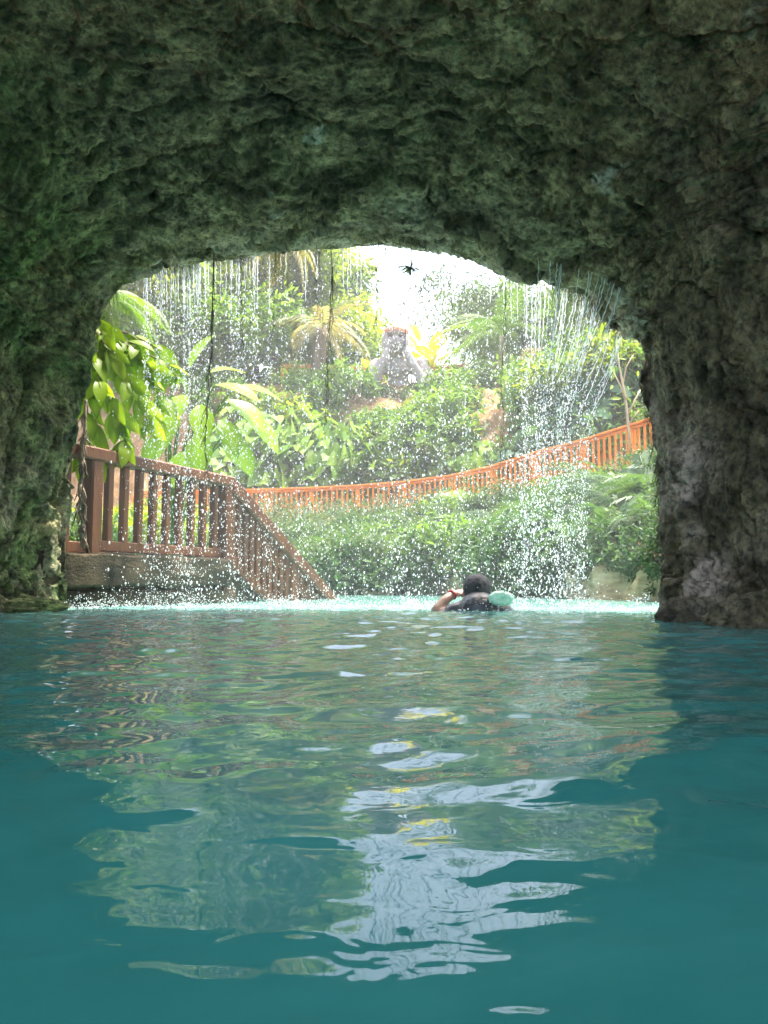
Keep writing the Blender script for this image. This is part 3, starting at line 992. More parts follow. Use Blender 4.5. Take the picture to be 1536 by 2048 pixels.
for px, u, s in ((520, 2.6, .9), (585, 3.2, 1.0), (650, 2.4, .8), (720, 3.1, .9), (780, 2.5, .9), (835, 3.0, 1.0), (890, 2.5, .8), (945, 3.1, .9), (1005, 2.6, .9)):
    place('fern', px, u, 'fern clump growing among the bushes on the far bank under the middle of the railing', 'ferns on the far bank', s, .1, (RNG.uniform(.3, .6), RNG.uniform(-.2, .2)))
for px, u, s in ((560, 3.3, .5), (690, 2.7, .45), (760, 3.4, .5), (860, 2.3, .4), (925, 3.3, .45)):
    place('heart2', px, u, 'round leaved dark plant growing among the bushes on the far bank', 'round leaved plants on the far bank', s, -.05)
for px, u, s in ((735, 9.75, .36), (768, 9.8, .4), (800, 9.72, .34), (832, 9.8, .4), (862, 9.75, .42)):
    place('slope', px, u, 'low bush at the foot of the statue', 'low bushes at the foot of the statue', s, -.1)

# ---- trees on the upper terrace
def upper(px, D, dz=0.0):
    return np.array([xat(px, D), D, 7.2 + max(0, (D - 28)) * 0.06 + dz])


make_tree('broadleaf_tree', upper(505, 31), 8.8, 3.6, 'leaf_yel', .32, 15000, 'tall yellow green tree under the highest part of the cave mouth', lean=(.08, 0, 1), clump=1.2, flat=.95)
make_tree('broadleaf_tree', upper(395, 30), 7.6, 3.2, 'leaf_lime', .28, 13000, 'dense light green tree just right of the bright plant in the cave mouth corner', lean=(-.05, 0, 1), clump=1.1, flat=.95)
make_tree('broadleaf_tree', upper(285, 28.5), 7.0, 3.0, 'leaf_yel', .28, 10000, 'yellow green tree at the left end of the upper terrace', clump=1.1, flat=.95)
make_tree('broadleaf_tree', upper(600, 34), 9.0, 3.6, 'leaf_yel', .33, 12000, 'yellow green tree behind the pale drooping palm', clump=1.2, flat=.95)
make_tree('broadleaf_tree', upper(672, 31), 5.0, 2.2, 'leaf_yel', .27, 7500, 'low yellow green tree just left of the statue head', lean=(-.05, 0, 1), clump=1.0, flat=.95)
make_tree('broadleaf_tree', upper(625, 33), 7.6, 2.4, 'leaf_mid', .27, 7000, 'green tree between the palm and the bright sky', clump=1.0, flat=1.1)
make_tree('broadleaf_tree', upper(912, 31), 6.4, 2.0, 'leaf_grey', .20, 2600, 'sparse grey green tree against the white sky right of the statue', clump=.9, flat=1.1, trunk=.10)
make_tree('broadleaf_tree', upper(985, 33), 6.0, 2.2, 'leaf_mid', .24, 4500, 'thin green tree between the statue and the feathery palm', clump=.9, flat=1.0, trunk=.10)
make_tree('broadleaf_tree', upper(1090, 30), 5.2, 2.5, 'leaf_mid', .25, 7500, 'round green tree right of the feathery palm', clump=1.0, flat=.95)
make_tree('broadleaf_tree', upper(1185, 27.5), 4.6, 2.2, 'leaf_lime', .23, 7000, 'light green tree behind the slanting streams of water', clump=1.0, flat=.95)
make_tree('broadleaf_tree', upper(1275, 25), 5.6, 2.3, 'leaf_yel', .23, 7000, 'bright yellow green tree beside the right edge of the cave mouth', clump=1.0, flat=.95)
make_tree('broadleaf_tree', upper(1370, 24), 6.4, 2.2, 'leaf_dark', .25, 2500, 'dark tree half hidden behind the right cave wall')
make_tree('broadleaf_tree', upper(200, 27), 6.8, 2.8, 'leaf_yel', .25, 6000, 'yellow green tree half hidden behind the left cave wall', clump=1.1, flat=.95)

for px, D, H, r, lab in ((300, 27.8, 3.6, 1.9, 'low lime green tree at the far left of the upper terrace'), (365, 28.6, 4.6, 2.1, 'lime green tree above the paddle leaved plant'),
                         (440, 28.2, 4.0, 2.0, 'lime green tree right of the thickest hanging root'), (545, 29, 4.4, 2.0, 'lime green tree left of the pale drooping palm')):
    make_tree('broadleaf_tree', upper(px, D), H, r, 'leaf_lime', .26, 6500, lab, clump=1.0, flat=.85)

# ---- palms
def make_palm(name, loc, H, L, n, mat, label, droop=0.35, bark='palebark', lean=(0.1, 0), rt=.16):
    root = thing(name, loc, label, 'palm')
    pts = [np.array([lean[0] * H * t * t, lean[1] * H * t * t, -.4 + (H + .4) * t]) for t in np.linspace(0, 1, 9)]
    V, F = tube(pts, np.linspace(rt * 1.2, rt * .8, 9), 10)
    V += RNG.normal(0, .012, V.shape)
    mk('trunk', V, F, M[bark], root)
    a = np.arange(n) * 2.4
    el = np.linspace(0.95, -droop, n) + RNG.normal(0, .08, n)
    d = np.stack([np.cos(a) * np.cos(el), np.sin(a) * np.cos(el), np.sin(el)], 1)
    up = np.tile([0, 0, 1.0], (n, 1)) + 0.001
    leaves('fronds', np.tile(pts[-1], (n, 1)), d, up, L * RNG.uniform(.85, 1.1, n), M[mat], root, PALM_V, PALM_F)
    return root


make_palm('palm_tree', upper(632, 27.5), 2.3, 1.95, 15, 'leaf_straw', 'palm with pale drooping straw coloured fronds left of the statue', .75, 'bark', (.05, 0), .3)
make_palm('palm_tree', upper(1012, 28), 2.2, 2.6, 16, 'leaf_mid', 'feathery green palm with upright fronds right of the statue', .2, 'palebark', (0, 0))
make_palm('palm_tree', upper(1055, 26.6), .5, 1.5, 12, 'leaf_straw', 'low palm with yellowing fronds above the bare earth patch', .5, 'palebark', (0, 0), .1)

# ---- golden broad-leaved plant behind the statue's shoulder
def broad_plant(name, loc, n, L, Hs, mat, label, tV, tF, spread_=.5, stem='leaf_mid', rs=.02, up_bias=.8):
    root = thing(name, loc, label, 'plant')
    b = MB()
    a = RNG.uniform(0, 6.28, n); h = RNG.uniform(.35, 1, n) * Hs
    base = np.stack([np.cos(a), np.sin(a), 0 * a], 1)
    tip = base * (spread_ * RNG.uniform(.3, 1, n))[:, None] + np.stack([0 * a, 0 * a, h], 1)
    for q in tip:
        V, F = tube([q * np.array([.1, .1, -.05]), q * np.array([.45, .45, .6]), q], [rs, rs * .8, rs * .5], 5)
        b.add(V, F)
    d = base + np.stack([0 * a, 0 * a, RNG.normal(up_bias, .35, n)], 1)
    u = np.stack([-np.cos(a) * .4, -np.sin(a) * .4 - .4, 1 + 0 * a], 1)
    leaves('foliage', tip, d, u, L * RNG.uniform(.7, 1.2, n), M[mat], root, tV, tF)
    b.build('stem', M[stem], root)
    return root


broad_plant('croton_plant', upper(852, 27.6, -.1), 34, .85, 2.1, 'leaf_gold', 'bright golden yellow plant behind the shoulder of the statue', BROAD_V, BROAD_F, .6, up_bias=1.2)
broad_plant('croton_plant', upper(900, 27.8, -.1), 18, .6, .9, 'leaf_yel', 'shorter yellow green plant beside the golden plant', BROAD_V, BROAD_F, .5)
broad_plant('croton_plant', upper(745, 27.8, -.1), 14, .6, .9, 'leaf_gold', 'small yellow plant at the other side of the statue from the golden plant', BROAD_V, BROAD_F, .4)

# ---- bright backlit plant in the corner of the cave mouth, rooted on the rock above
def hanging_plant():
    o = at(150, 650, 6.15)
    root = thing('hanging_shrub', o, 'bright backlit shrub with long glossy leaves hanging in the left corner of the cave mouth', 'shrub')
    b = MB(); LP, LD, LU = [], [], []
    ends = [(215, 700, 6.2), (255, 760, 6.3), (300, 735, 6.4), (235, 820, 6.2), (290, 830, 6.35), (320, 790, 6.5), (200, 760, 6.1), (190, 850, 6.15), (335, 730, 6.6), (215, 660, 6.3), (270, 690, 6.4), (180, 905, 6.05), (250, 880, 6.25), (305, 690, 6.6)]
    for ex in ends:
        e = at(*ex) - o
        mid = e * 0.5 + np.array([0.0, 0.05, 0.12 + .06 * RNG.normal()])
        c = np.array([(1 - t) ** 2 * np.zeros(3) + 2 * t * (1 - t) * mid + t * t * e for t in np.linspace(0, 1, 9)])
        V, F = tube(c, np.linspace(.016, .006, 9), 6)
        b.add(V, F)
        for t_i in (2, 3, 4, 4, 5, 5, 6, 6, 7, 7, 8, 8, 8, 8, 8):
            for s in range(1 if t_i < 8 else 2):
                tang = c[t_i] - c[t_i - 1]
                tang /= np.linalg.norm(tang)
                LP.append(c[t_i]); LD.append(tang * .5 + unit(1)[0] * .8 + np.array([0, -.1, -.55])); LU.append(np.array([0, -.7, .7]) + unit(1)[0] * .6)
    LP, LD, LU = map(np.array, (LP, LD, LU))
    leaves('foliage', LP, LD, LU, RNG.uniform(.12, .31, len(LP)), M['leaf_bright'], root, LONG_V, LONG_F)
    b.build('stem', M['bark'], root)


hanging_plant()

def lobed_plant():
    p, n = ter(330, 1.9)
    o = np.array([xat(345, 10.2), 10.2, 0.15])
    root = thing('banana_plant', o, 'large paddle leaved green plant rising behind the red brown railing', 'plant')
    b = MB(); LP, LD, LU = [], [], []
    for ex, dr in (((350, 760, 8.6), (-1, 0, -.1)), ((380, 735, 8.7), (.2, -.1, .5)), ((430, 770, 8.6), (1, -.1, -.1)), ((455, 800, 8.7), (1, -.2, -.5)), ((330, 800, 8.7), (-.8, -.3, -.6)),
                   ((400, 810, 8.4), (.2, -.5, -.7)), ((370, 790, 8.3), (-.2, -.6, -.5)), ((470, 775, 9.0), (1, .2, .05)), ((420, 745, 9.0), (.6, .3, .3)), ((345, 720, 9.0), (-.5, .2, .4)), ((360, 840, 8.6), (-.6, -.4, -.8)), ((440, 840, 8.8), (.6, -.4, -.8)), ((400, 870, 8.8), (.1, -.6, -.8)), ((490, 830, 9.1), (1, -.1, -.7)), ((340, 860, 8.9), (-.4, -.5, -.6)), ((450, 880, 9.0), (.6, -.4, -.5)), ((385, 900, 9.0), (-.2, -.6, -.5))):
        e = at(*ex) - o
        c = np.array([(1 - t) ** 2 * np.zeros(3) + 2 * t * (1 - t) * np.array([e[0] * .25, e[1] * .5, e[2] * .8]) + t * t * e for t in np.linspace(0, 1, 9)])
        V, F = tube(c, np.linspace(.02, .008, 9), 7)
        b.add(V, F, .5)
        LP.append(e); LD.append(np.array(dr, float)); LU.append(np.array([0, -.45, .9]))
    leaves('foliage', np.array(LP), np.array(LD), np.array(LU), RNG.uniform(.48, .66, len(LP)), M['leaf_bright'], root, BROAD_V, BROAD_F)
    b.build('stem', M['leaf_mid'], root)


lobed_plant()

# small fan of palm fronds in the top left corner, and fronds dangling over the brow
def frond_spray(name, px, py, D, targets, L, mat, label):
    o = at(px, py, D)
    root = thing(name, o, label, 'palm')
    d = np.array([at(*t) - o for t in targets])
    leaves('fronds', np.zeros_like(d), d + np.array([0, 0, .25]) * np.linalg.norm(d, axis=1)[:, None], np.tile([0, -.35, 1.0], (len(d), 1)), L * RNG.uniform(.85, 1.1, len(d)), M[mat], root, PALM_V, PALM_F)
    V, F = tube([[0, 0.1, -.35], [0, .05, -.15], [0, 0, .02]], [.05, .05, .03], 7)
    mk('stem', V, F, M['bark'], root)


frond_spray('young_palm', 205, 600, 6.6, [(300, 610, 6.4), (320, 660, 6.6), (270, 690, 6.3), (235, 700, 6.4), (330, 620, 7.0), (290, 640, 6.9), (210, 690, 6.3), (250, 590, 6.9)], .62, 'leaf_mid', 'young palm with green fronds above the bright hanging shrub')
frond_spray('young_palm', 560, 470, 6.9, [(540, 560, 6.6), (590, 560, 6.7), (620, 540, 6.9), (520, 540, 6.8), (575, 575, 7.0), (640, 520, 7.1), (500, 510, 7.1)], .5, 'leaf_straw', 'young palm hanging over the middle of the cave brow')

# thin pale sapling by the railing's right end
def sapling():
    o = at(1262, 905, 15.2)
    root = thing('sapling', o, 'thin pale bare stemmed sapling in front of the right end of the orange railing', 'tree')
    b = MB()
    T = lambda *a: at(*a) - o
    for pts, r0, r1 in (([(1263, 925, 15.2), (1257, 860, 15.2), (1250, 790, 15.2), (1238, 730, 15.2), (1233, 690, 15.2)], .032, .014),
                        ([(1252, 800, 15.2), (1240, 770, 15.1), (1222, 735, 15.1)], .022, .010), ([(1255, 830, 15.2), (1270, 800, 15.3), (1283, 775, 15.3)], .02, .010),
                        ([(1246, 765, 15.2), (1252, 735, 15.2), (1266, 710, 15.2)], .02, .009), ([(1256, 850, 15.2), (1278, 820, 15.1)], .02, .01)):
        V, F = tube([T(*p) for p in pts], np.linspace(r0, r1, len(pts)), 7)
        b.add(V, F)
    b.build('trunk', M['palebark'], root)
    tips = np.array([T(1222, 735, 15.1), T(1283, 775, 15.3), T(1266, 710, 15.2), T(1233, 690, 15.2), T(1225, 780, 15.2)])
    k = 3
    p = np.repeat(tips, k, 0) + RNG.normal(0, .12, (len(tips) * k, 3))
    leaves('crown', p, unit(len(p)) + [0, 0, -.3], unit(len(p)) + [0, 0, 1], RNG.uniform(.12, .24, len(p)), M['leaf_lime'], root)


sapling()

# dark air-plant hanging from the brow against the white sky
def air_plant():
    o = at(822, 535, 5.35)
    root = thing('air_plant', o, 'dark spiky air plant dangling from the cave brow against the white sky', 'plant')
    n = 38
    d = unit(n) * np.array([1, 1, .9]) + np.array([0, 0, -.15])
    leaves('foliage', np.zeros((n, 3)), d, unit(n) + [0, 0, 1], RNG.uniform(.04, .12, n), M['leaf_grey'], root, LONG_V * np.array([1, .34, 1]), LONG_F)
    V, F = tube([[0.01, 0.05, .34], [-.008, 0.03, .22], [0.010, 0.015, .09], [0, 0, 0]], [.003, .003, .004, .006], 5)
    mk('stem', V, F, M['root'], root)


air_plant()

# ---- roots hanging from the brow
def hanging_root(pts, r, label, strands=2, hairs=6, group=None):
    P0 = np.array([at(*p) for p in pts])
    o = P0[0]
    b = MB()
    for s in range(strands):
        u = np.linspace(0, len(P0) - 1, 46)
        c = catmull(P0, u) - o
        t = np.linspace(0, 1, 46)[:, None]
        k = RNG.uniform(0, 100)
        w = np.stack([fbm(np.stack([t[:, 0] * 7 + k, 0 * t[:, 0], 0 * t[:, 0] + s], 1), 3, 400 + s), fbm(np.stack([t[:, 0] * 7 + k, 0 * t[:, 0] + 9, 0 * t[:, 0] + s], 1), 3, 410 + s), 0 * t[:, 0]], 1)
        c = c + w * (.03 + r * 1.5) * np.minimum(1, t * 4)
        rad = .62 * r * (1 - .55 * t[:, 0]) * (1 + .7 * fbm(np.stack([t[:, 0] * 20 + k, 0 * t[:, 0], 0 * t[:, 0]], 1), 2, 5)) * RNG.uniform(.5, 1)
        V, F = tube(c, np.maximum(rad, .0012), 6)
        b.add(V, F)
        for q in range(hairs):
            i = RNG.integers(4, 44)
            e = c[i] + np.array([RNG.normal(0, .03), RNG.normal(0, .02), -RNG.uniform(.05, .16)])
            V, F = tube([c[i], (c[i] + e) / 2 + RNG.normal(0, .008, 3), e], [r * .35, r * .25, .0008], 4)
            b.add(V, F)
    ob = b.build('hanging_root', M['root'])
    ob.location = [float(v) for v in o]
    tag(ob, label, 'root', group)


hanging_root([(428, 505, 5.05), (424, 640, 5.05), (418, 780, 5.05), (412, 870, 5.05), (410, 960, 5.05)], .008, 'thickest dark root hanging from the cave brow over the red brown railing', 2, 16)
hanging_root([(662, 490, 5.1), (664, 600, 5.1), (656, 720, 5.1), (652, 850, 5.1)], .006, 'long dark root hanging between the pale palm and the cave brow', 3, 9)
hanging_root([(1012, 530, 5.0), (1010, 640, 5.0), (1004, 760, 5.0), (1000, 990, 5.0)], .0042, 'long thin root hanging in front of the feathery palm', 2, 8)
hanging_root([(633, 490, 5.1), (632, 560, 5.1), (636, 620, 5.1)], .004, 'short root hanging just left of the long dark root', 2, 4)
hanging_root([(480, 500, 5.05), (484, 620, 5.05), (486, 700, 5.05)], .004, 'thin root hanging right of the thickest root', 2, 5)
hanging_root([(552, 490, 5.1), (548, 600, 5.1), (545, 660, 5.1)], .004, 'wispy root hanging in front of the tall yellow green tree', 2, 4)
for px, y1, r in ((742, 585, .004), (757, 640, .005), (772, 560, .004), (786, 655, .004), (800, 610, .004), (812, 700, .003), (841, 600, .004), (851, 560, .004), (870, 545, .004), (905, 620, .004), (935, 590, .003)):
    hanging_root([(px, 478, 5.1), (px + RNG.normal(0, 4), (478 + y1) / 2, 5.1), (px + RNG.normal(0, 6), y1, 5.1)], r, 'thin black root strand dangling from the brow against the white sky', 2, 3, 'thin roots against the sky')
hanging_root([(172, 800, 5.85), (166, 900, 5.75), (162, 1000, 5.7), (170, 1095, 5.7)], .018, 'bundle of dark roots hanging down over the left post of the red brown railing', 6, 16)

# ================================================================== BUILT THINGS
# ---- red brown wooden railing on the left
def wooden_railing():
    zt, zb, zs = 1.19, 0.47, 0.42
    a = np.array([xat(178, 6.0), 6.0, 0]); c = np.array([xat(446, 7.6), 7.6, 0]); e = np.array([xat(650, 9.3), 9.3, 0])
    root = thing('wooden_railing', (a[0], a[1], zs), 'red brown wooden stair railing on the concrete landing, sloping down into the pool', 'railing')
    o = np.array([a[0], a[1], zs])
    def put(nm, *args, **k):
        V, F = beam(*args, **k)
        return mk(nm, V - o, F, M['wood'], root, False)
    d = (c - a) / np.linalg.norm(c - a)
    Z = lambda z: np.array([0, 0, z])
    side = np.array([d[1], -d[0], 0])
    far = a - d * 0.95
    up_side = tuple(side)
    # landing flight
    put('post', a + Z(zs - .01), a + Z(zt - .05), .125, .125, up=up_side)
    put('post', c + Z(.06), c + Z(zt - .03), .12, .12, up=up_side)
    put('post', far + d * .66 + Z(zs - .01), far + d * .66 + Z(zt - .05), .085, .085, up=up_side)
    put('top_rail', far + Z(zt + .005), c + d * .07 + Z(zt + .005), .15, .10)
    put('bottom_rail', a + d * .067 + Z(zb + .01), c - d * .066 + Z(zb + .01), .055, .085)
    put('bottom_rail', far + Z(zb - .01), a - d * .067 + Z(zb - .01), .055, .085)
    L = np.linalg.norm(c - a)
    n = 9
    for i in range(1, n + 1):
        p = a + d * (L * i / (n + 1))
        put('baluster', p + Z(zb + .045), p + Z(zt - .046), .062, .062, up=up_side)
    # stair flight
    d2 = (e - c) / np.linalg.norm(e - c)
    L2 = np.linalg.norm(e - c)
    ZT = lambda t: zt + .0 - 1.20 * t
    s2 = tuple(np.array([d2[1], -d2[0], 0]))
    q0, q1 = c + d2 * .08, e + d2 * .25
    put('top_rail', q0 + Z(ZT(.03)), q1 + Z(ZT(1.08)), .16, .14)
    put('bottom_rail', q0 + Z(ZT(.03) - .72), q1 + Z(ZT(1.08) - .72), .05, .10)
    put('mid_rail', q0 + d2 * .5 + Z(ZT(.25) - .26), q1 + Z(ZT(1.08) - .26), .05, .10)
    n = 17
    for i in range(1, n + 1):
        t = i / (n + 1)
        p = c + d2 * L2 * t
        put('baluster', p + Z(max(ZT(t) - .70, -.6)), p + Z(ZT(t) - .05), .068, .068, up=s2)
    p = c + d2 * L2 * .62
    put('post', p + Z(-.8), p + Z(ZT(.62) - .04), .10, .10, up=s2)
    return a, c, d, side, d2


ra, rc, rd_, rside, rd2 = wooden_railing()

# ---- mossy concrete landing under it
def rough_box(p0, ax, ay, z0, z1, amp, seed, nseg=(60, 24, 20)):
    """box spanned by ax (length), ay (depth) with worn, uneven faces and edges"""
    nx, ny, nz = nseg
    bm = bmesh.new()
    bmesh.ops.create_cube(bm, size=1.0)
    bmesh.ops.bevel(bm, geom=bm.edges[:], offset=.03, segments=2, affect='EDGES')
    bmesh.ops.subdivide_edges(bm, edges=bm.edges[:], cuts=14, use_grid_fill=True)
    bm.verts.ensure_lookup_table()
    V = np.array([v.co for v in bm.verts]) + .5
    F = {}
    for f in bm.faces:
        F.setdefault(len(f.verts), []).append([v.index for v in f.verts])
    bm.free()
    W = p0 + V[:, :1] * ax + V[:, 1:2] * ay + np.stack([0 * V[:, 0], 0 * V[:, 0], z0 + V[:, 2] * (z1 - z0)], 1)
    n = V - .5
    n /= np.linalg.norm(n, axis=1)[:, None]
    W = W + n * (amp * fbm(W * 3.5, 4, seed) + amp * .5 * fbm(W * 12, 3, seed + 4))[:, None]
    return W, [np.array(f) for f in F.values()]


def landing():
    o = ra.copy()
    root = thing('concrete_landing', (o[0], o[1], 0), 'mossy stained concrete landing block at the water under the red brown railing', 'landing')
    d, back = rd_, -rside
    if back[1] < 0: back = -back
    L = np.linalg.norm(rc - ra)
    p = ra - d * .75 - back * .11
    V, F = rough_box(p, d * (L + .82), back * 1.1, .155, .425, .05, 500)
    mk('slab', V - o, F, M['concrete'], root)
    V, F = rough_box(ra - d * .7 - back * .07, d * (L + .88), back * 1.05, -.6, .15, .06, 510)
    mk('plinth', V - o, F, M['concrete'], root)
    # steps going down beside the sloping rail
    s = np.array([rd2[1], -rd2[0], 0]); s = s if s[1] > 0 else -s
    b = MB()
    for k in range(5):
        V, F = rough_box(rc + rd2 * (.07 + .3 * k) + s * .05, rd2 * .32, s * .9, -.9, .30 - .17 * k, .015, 520 + k)
        b.add(V, F)
    mk_ = b.build('steps', M['concrete'], root)
    mk_.location = [float(-v) for v in (o[0], o[1], 0)]


landing()

# ---- orange railing along the walkway
def orange_railing(rows, name, label, step, nb, post_from, hgt=1.0, inset=.12):
    """rows: path of the railing's foot"""
    rows = np.asarray(rows)
    sl = np.linalg.norm(np.diff(rows, axis=0), axis=1)
    cu = np.concatenate([[0], np.cumsum(sl)])
    total = cu[-1]
    def along(s):
        return np.array([np.interp(s, cu, rows[:, k]) for k in range(3)])
    root = thing(name, rows[0], label, 'railing')
    o = rows[0]
    npan = int(total / step)
    Z = lambda z: np.array([0, 0, z])
    V, F = tube([[0, 0, 0], [0, 0, 1]], .02, 4)
    unit_beams = {}
    def proto(nm, w, h):
        V, F = beam((0, 0, 0), (0, 0, h), w, w, up=(0, 1, 0))
        return mk(nm, V, F, M['orange'], root, False)
    post0 = proto('post', .11, hgt - .05); bal0 = proto('baluster', .045, hgt - .235)
    first = [True, True]
    tops, bots, caps = MB(), MB(), MB()
    nbal, extra = 0, MB()
    for k in range(npan + 1):
        s = k * step
        p = along(s); q = along(min(s + step, total - 1e-3))
        yaw = math.atan2(q[1] - p[1], q[0] - p[0]) if k < npan else yaw
        if first[0]:
            ob = post0; first[0] = False
        else:
            ob = post0.copy(); COL.objects.link(ob); ob.parent = root
        ob.location = [float(v) for v in p - o - Z(.05)]
        ob.rotation_euler = (0, 0, yaw)
        if k == npan: break
        dn = (q - p) / np.linalg.norm(q - p)
        V, F = beam(p + Z(hgt + .0) - o - dn * .004, q + Z(hgt + .0) - o + dn * .004, .13, .05); tops.add(V, F)
        V, F = beam(p + Z(hgt - .06) - o, q + Z(hgt - .06) - o, .05, .05); caps.add(V, F)
        V, F = beam(p + Z(.12) - o, q + Z(.12) - o, .05, .09); bots.add(V, F)
        for j in range(1, nb + 1):
            r = p + (q - p) * j / (nb + 1)
            if nbal < 100:
                if first[1]:
                    ob = bal0; first[1] = False
                else:
                    ob = bal0.copy(); COL.objects.link(ob); ob.parent = root
                ob.location = [float(v) for v in r - o + Z(.155)]
                ob.rotation_euler = (0, 0, yaw)
                nbal += 1
            else:
                V, F = beam(r - o + Z(.155), r - o + Z(hgt - .08), .045, .045, up=(0, 1, 0)); extra.add(V, F)
    tops.build('top_rail', M['orange'], root, False); caps.build('under_rail', M['orange'], root, False); bots.build('bottom_rail', M['orange'], root, False)
    if extra.n:
        tag(extra.build('baluster', M['orange'], root), kind='stuff')
    return root


cc = np.linspace(np.interp(1560, C_PX, np.arange(len(C_PX))), np.interp(250, C_PX, np.arange(len(C_PX))), 80)
LR = catmull(LED[:, 5], cc) + np.array([0, .12, .05])
orange_railing(LR, 'orange_railing', 'long orange railing curving along the walkway and rising towards the right cave wall', 1.32, 8, 0)
UR = np.array([[xat(px, D), D, z] for px, D, z in ((560, 27.6, 7.16), (640, 27.4, 7.10), (735, 27.4, 6.98), (800, 27.4, 6.98), (860, 27.4, 7.06), (960, 27.4, 7.12), (1010, 27.6, 7.12))])
orange_railing(UR, 'orange_railing', 'upper orange railing on the terrace behind the statue', 1.35, 7, 0)

# pale boulder under the walkway, and wave-worn rocks at the waterline
tag(boulder('boulder', at(930, 1006, 18.8), .55, M['rockpale'], 600, (1.7, .8, .42)), 'pale flat boulder lodged under the middle of the orange railing', 'rock')
tag(boulder('boulder', (xat(1375, 3.75), 3.75, .0), .13, M['cave'], 610, (1.0, .9, .8)), 'brown rock at the waterline on the tip of the right cave wall', 'rock')
tag(boulder('boulder', (xat(1490, 3.35), 3.35, .02), .16, M['cave'], 620, (1.0, .8, .7)), 'dark wet rock at the waterline near the right edge', 'rock')
tag(boulder('boulder', (xat(45, 5.05), 5.05, .0), .17, M['cave'], 630, (1.5, .8, .45)), 'dark low rock at the waterline at the foot of the left cave wall', 'rock')

# ================================================================== FIGURES
def ell(c, r, rot=None, seg=20):
    bm = bmesh.new()
    bmesh.ops.create_uvsphere(bm, u_segments=seg, v_segments=seg // 2 + 2, radius=1)
    V = np.array([v.co for v in bm.verts])
    bm.faces.ensure_lookup_table()
    F3 = np.array([[v.index for v in f.verts] for f in bm.faces if len(f.verts) == 3])
    F4 = np.array([[v.index for v in f.verts] for f in bm.faces if len(f.verts) == 4])
    bm.free()
    V = V * np.asarray(r)
    if rot is not None:
        V = V @ np.array(rot.to_3x3()).T
    return V + np.asarray(c), [F3, F4]


def capsule(pts, rad, sides=14):
    """tapered limb with rounded ends through the given joints"""
    P0 = np.asarray(pts, float); rad = np.asarray(rad, float)
    u = np.linspace(0, len(P0) - 1, 6 * (len(P0) - 1) + 1)
    c = np.stack([np.interp(u, np.arange(len(P0)), P0[:, k]) for k in range(3)], 1)
    # soften the joints a little
    for _ in range(2):
        c[1:-1] = .25 * c[:-2] + .5 * c[1:-1] + .25 * c[2:]
    r = np.interp(u, np.arange(len(P0)), rad)
    return c, r


def body_mesh(name, shapes, mat, parent, voxel, smooth_it=3):
    b = MB()
    for s in shapes:
        if s[0] == 'e':
            V, F = ell(*s[1:]); b.add(V, F)
        else:
            c, r = capsule(s[1], s[2])
            V, F = tube(c, r, 14); b.add(V, F)
            for q, rr in ((c[0], r[0]), (c[-1], r[-1])):
                V, F = ell(q, (rr, rr, rr), None, 14); b.add(V, F)
            for q, rr in zip(c[3:-3:3], r[3:-3:3]):
                V, F = ell(q, (rr, rr, rr), None, 12); b.add(V, F)
    o = b.build(name, mat, parent)
    m = o.modifiers.new('remesh', 'REMESH'); m.mode = 'VOXEL'; m.voxel_size = voxel; m.use_smooth_shade = True
    s = o.modifiers.new('smooth', 'SMOOTH'); s.factor = .5; s.iterations = smooth_it
    return o


def hand(base, d, palm_n, size, curl=.4, spread_=.18, thumb=1):
    """shapes of a hand: palm, four unequal fingers, thumb; d = pointing direction"""
    d = np.array(d, float); d /= np.linalg.norm(d)
    nrm_ = np.array(palm_n, float); nrm_ -= d * np.dot(d, nrm_); nrm_ /= np.linalg.norm(nrm_)
    s = np.cross(nrm_, d)
    base = np.array(base, float)
    sh = []
    for k in (-1.2, -.4, .4, 1.2):
        sh.append(('c', [base, base + d * size * .3 + s * k * .09 * size, base + d * size * .52 + s * k * .105 * size], [.13 * size, .12 * size, .095 * size]))
    for k, ln in zip((-1.5, -.5, .5, 1.5), (.36, .44, .47, .40)):
        q = base + d * size * .5 + s * k * .105 * size
        dd = d + s * k * spread_ * .3
        p1 = q + dd * ln * .45 * size + nrm_ * curl * .05 * size
        p2 = p1 + (dd * (1 - curl * .4) + nrm_ * curl * .6) * ln * .32 * size
        p3 = p2 + (dd * (1 - curl * .8) + nrm_ * curl) * ln * .27 * size
        sh.append(('c', [q, p1, p2, p3], [.062 * size, .056 * size, .05 * size, .042 * size]))
    t0 = base + d * .12 * size + s * thumb * -.12 * size
    t1 = t0 + (d * .5 - s * thumb * .75 + nrm_ * .3) * .24 * size
    t2 = t1 + (d * .85 - s * thumb * .3 + nrm_ * .3) * .22 * size
    sh.append(('c', [t0, t1, t2], [.085 * size, .065 * size, .05 * size]))
    return sh


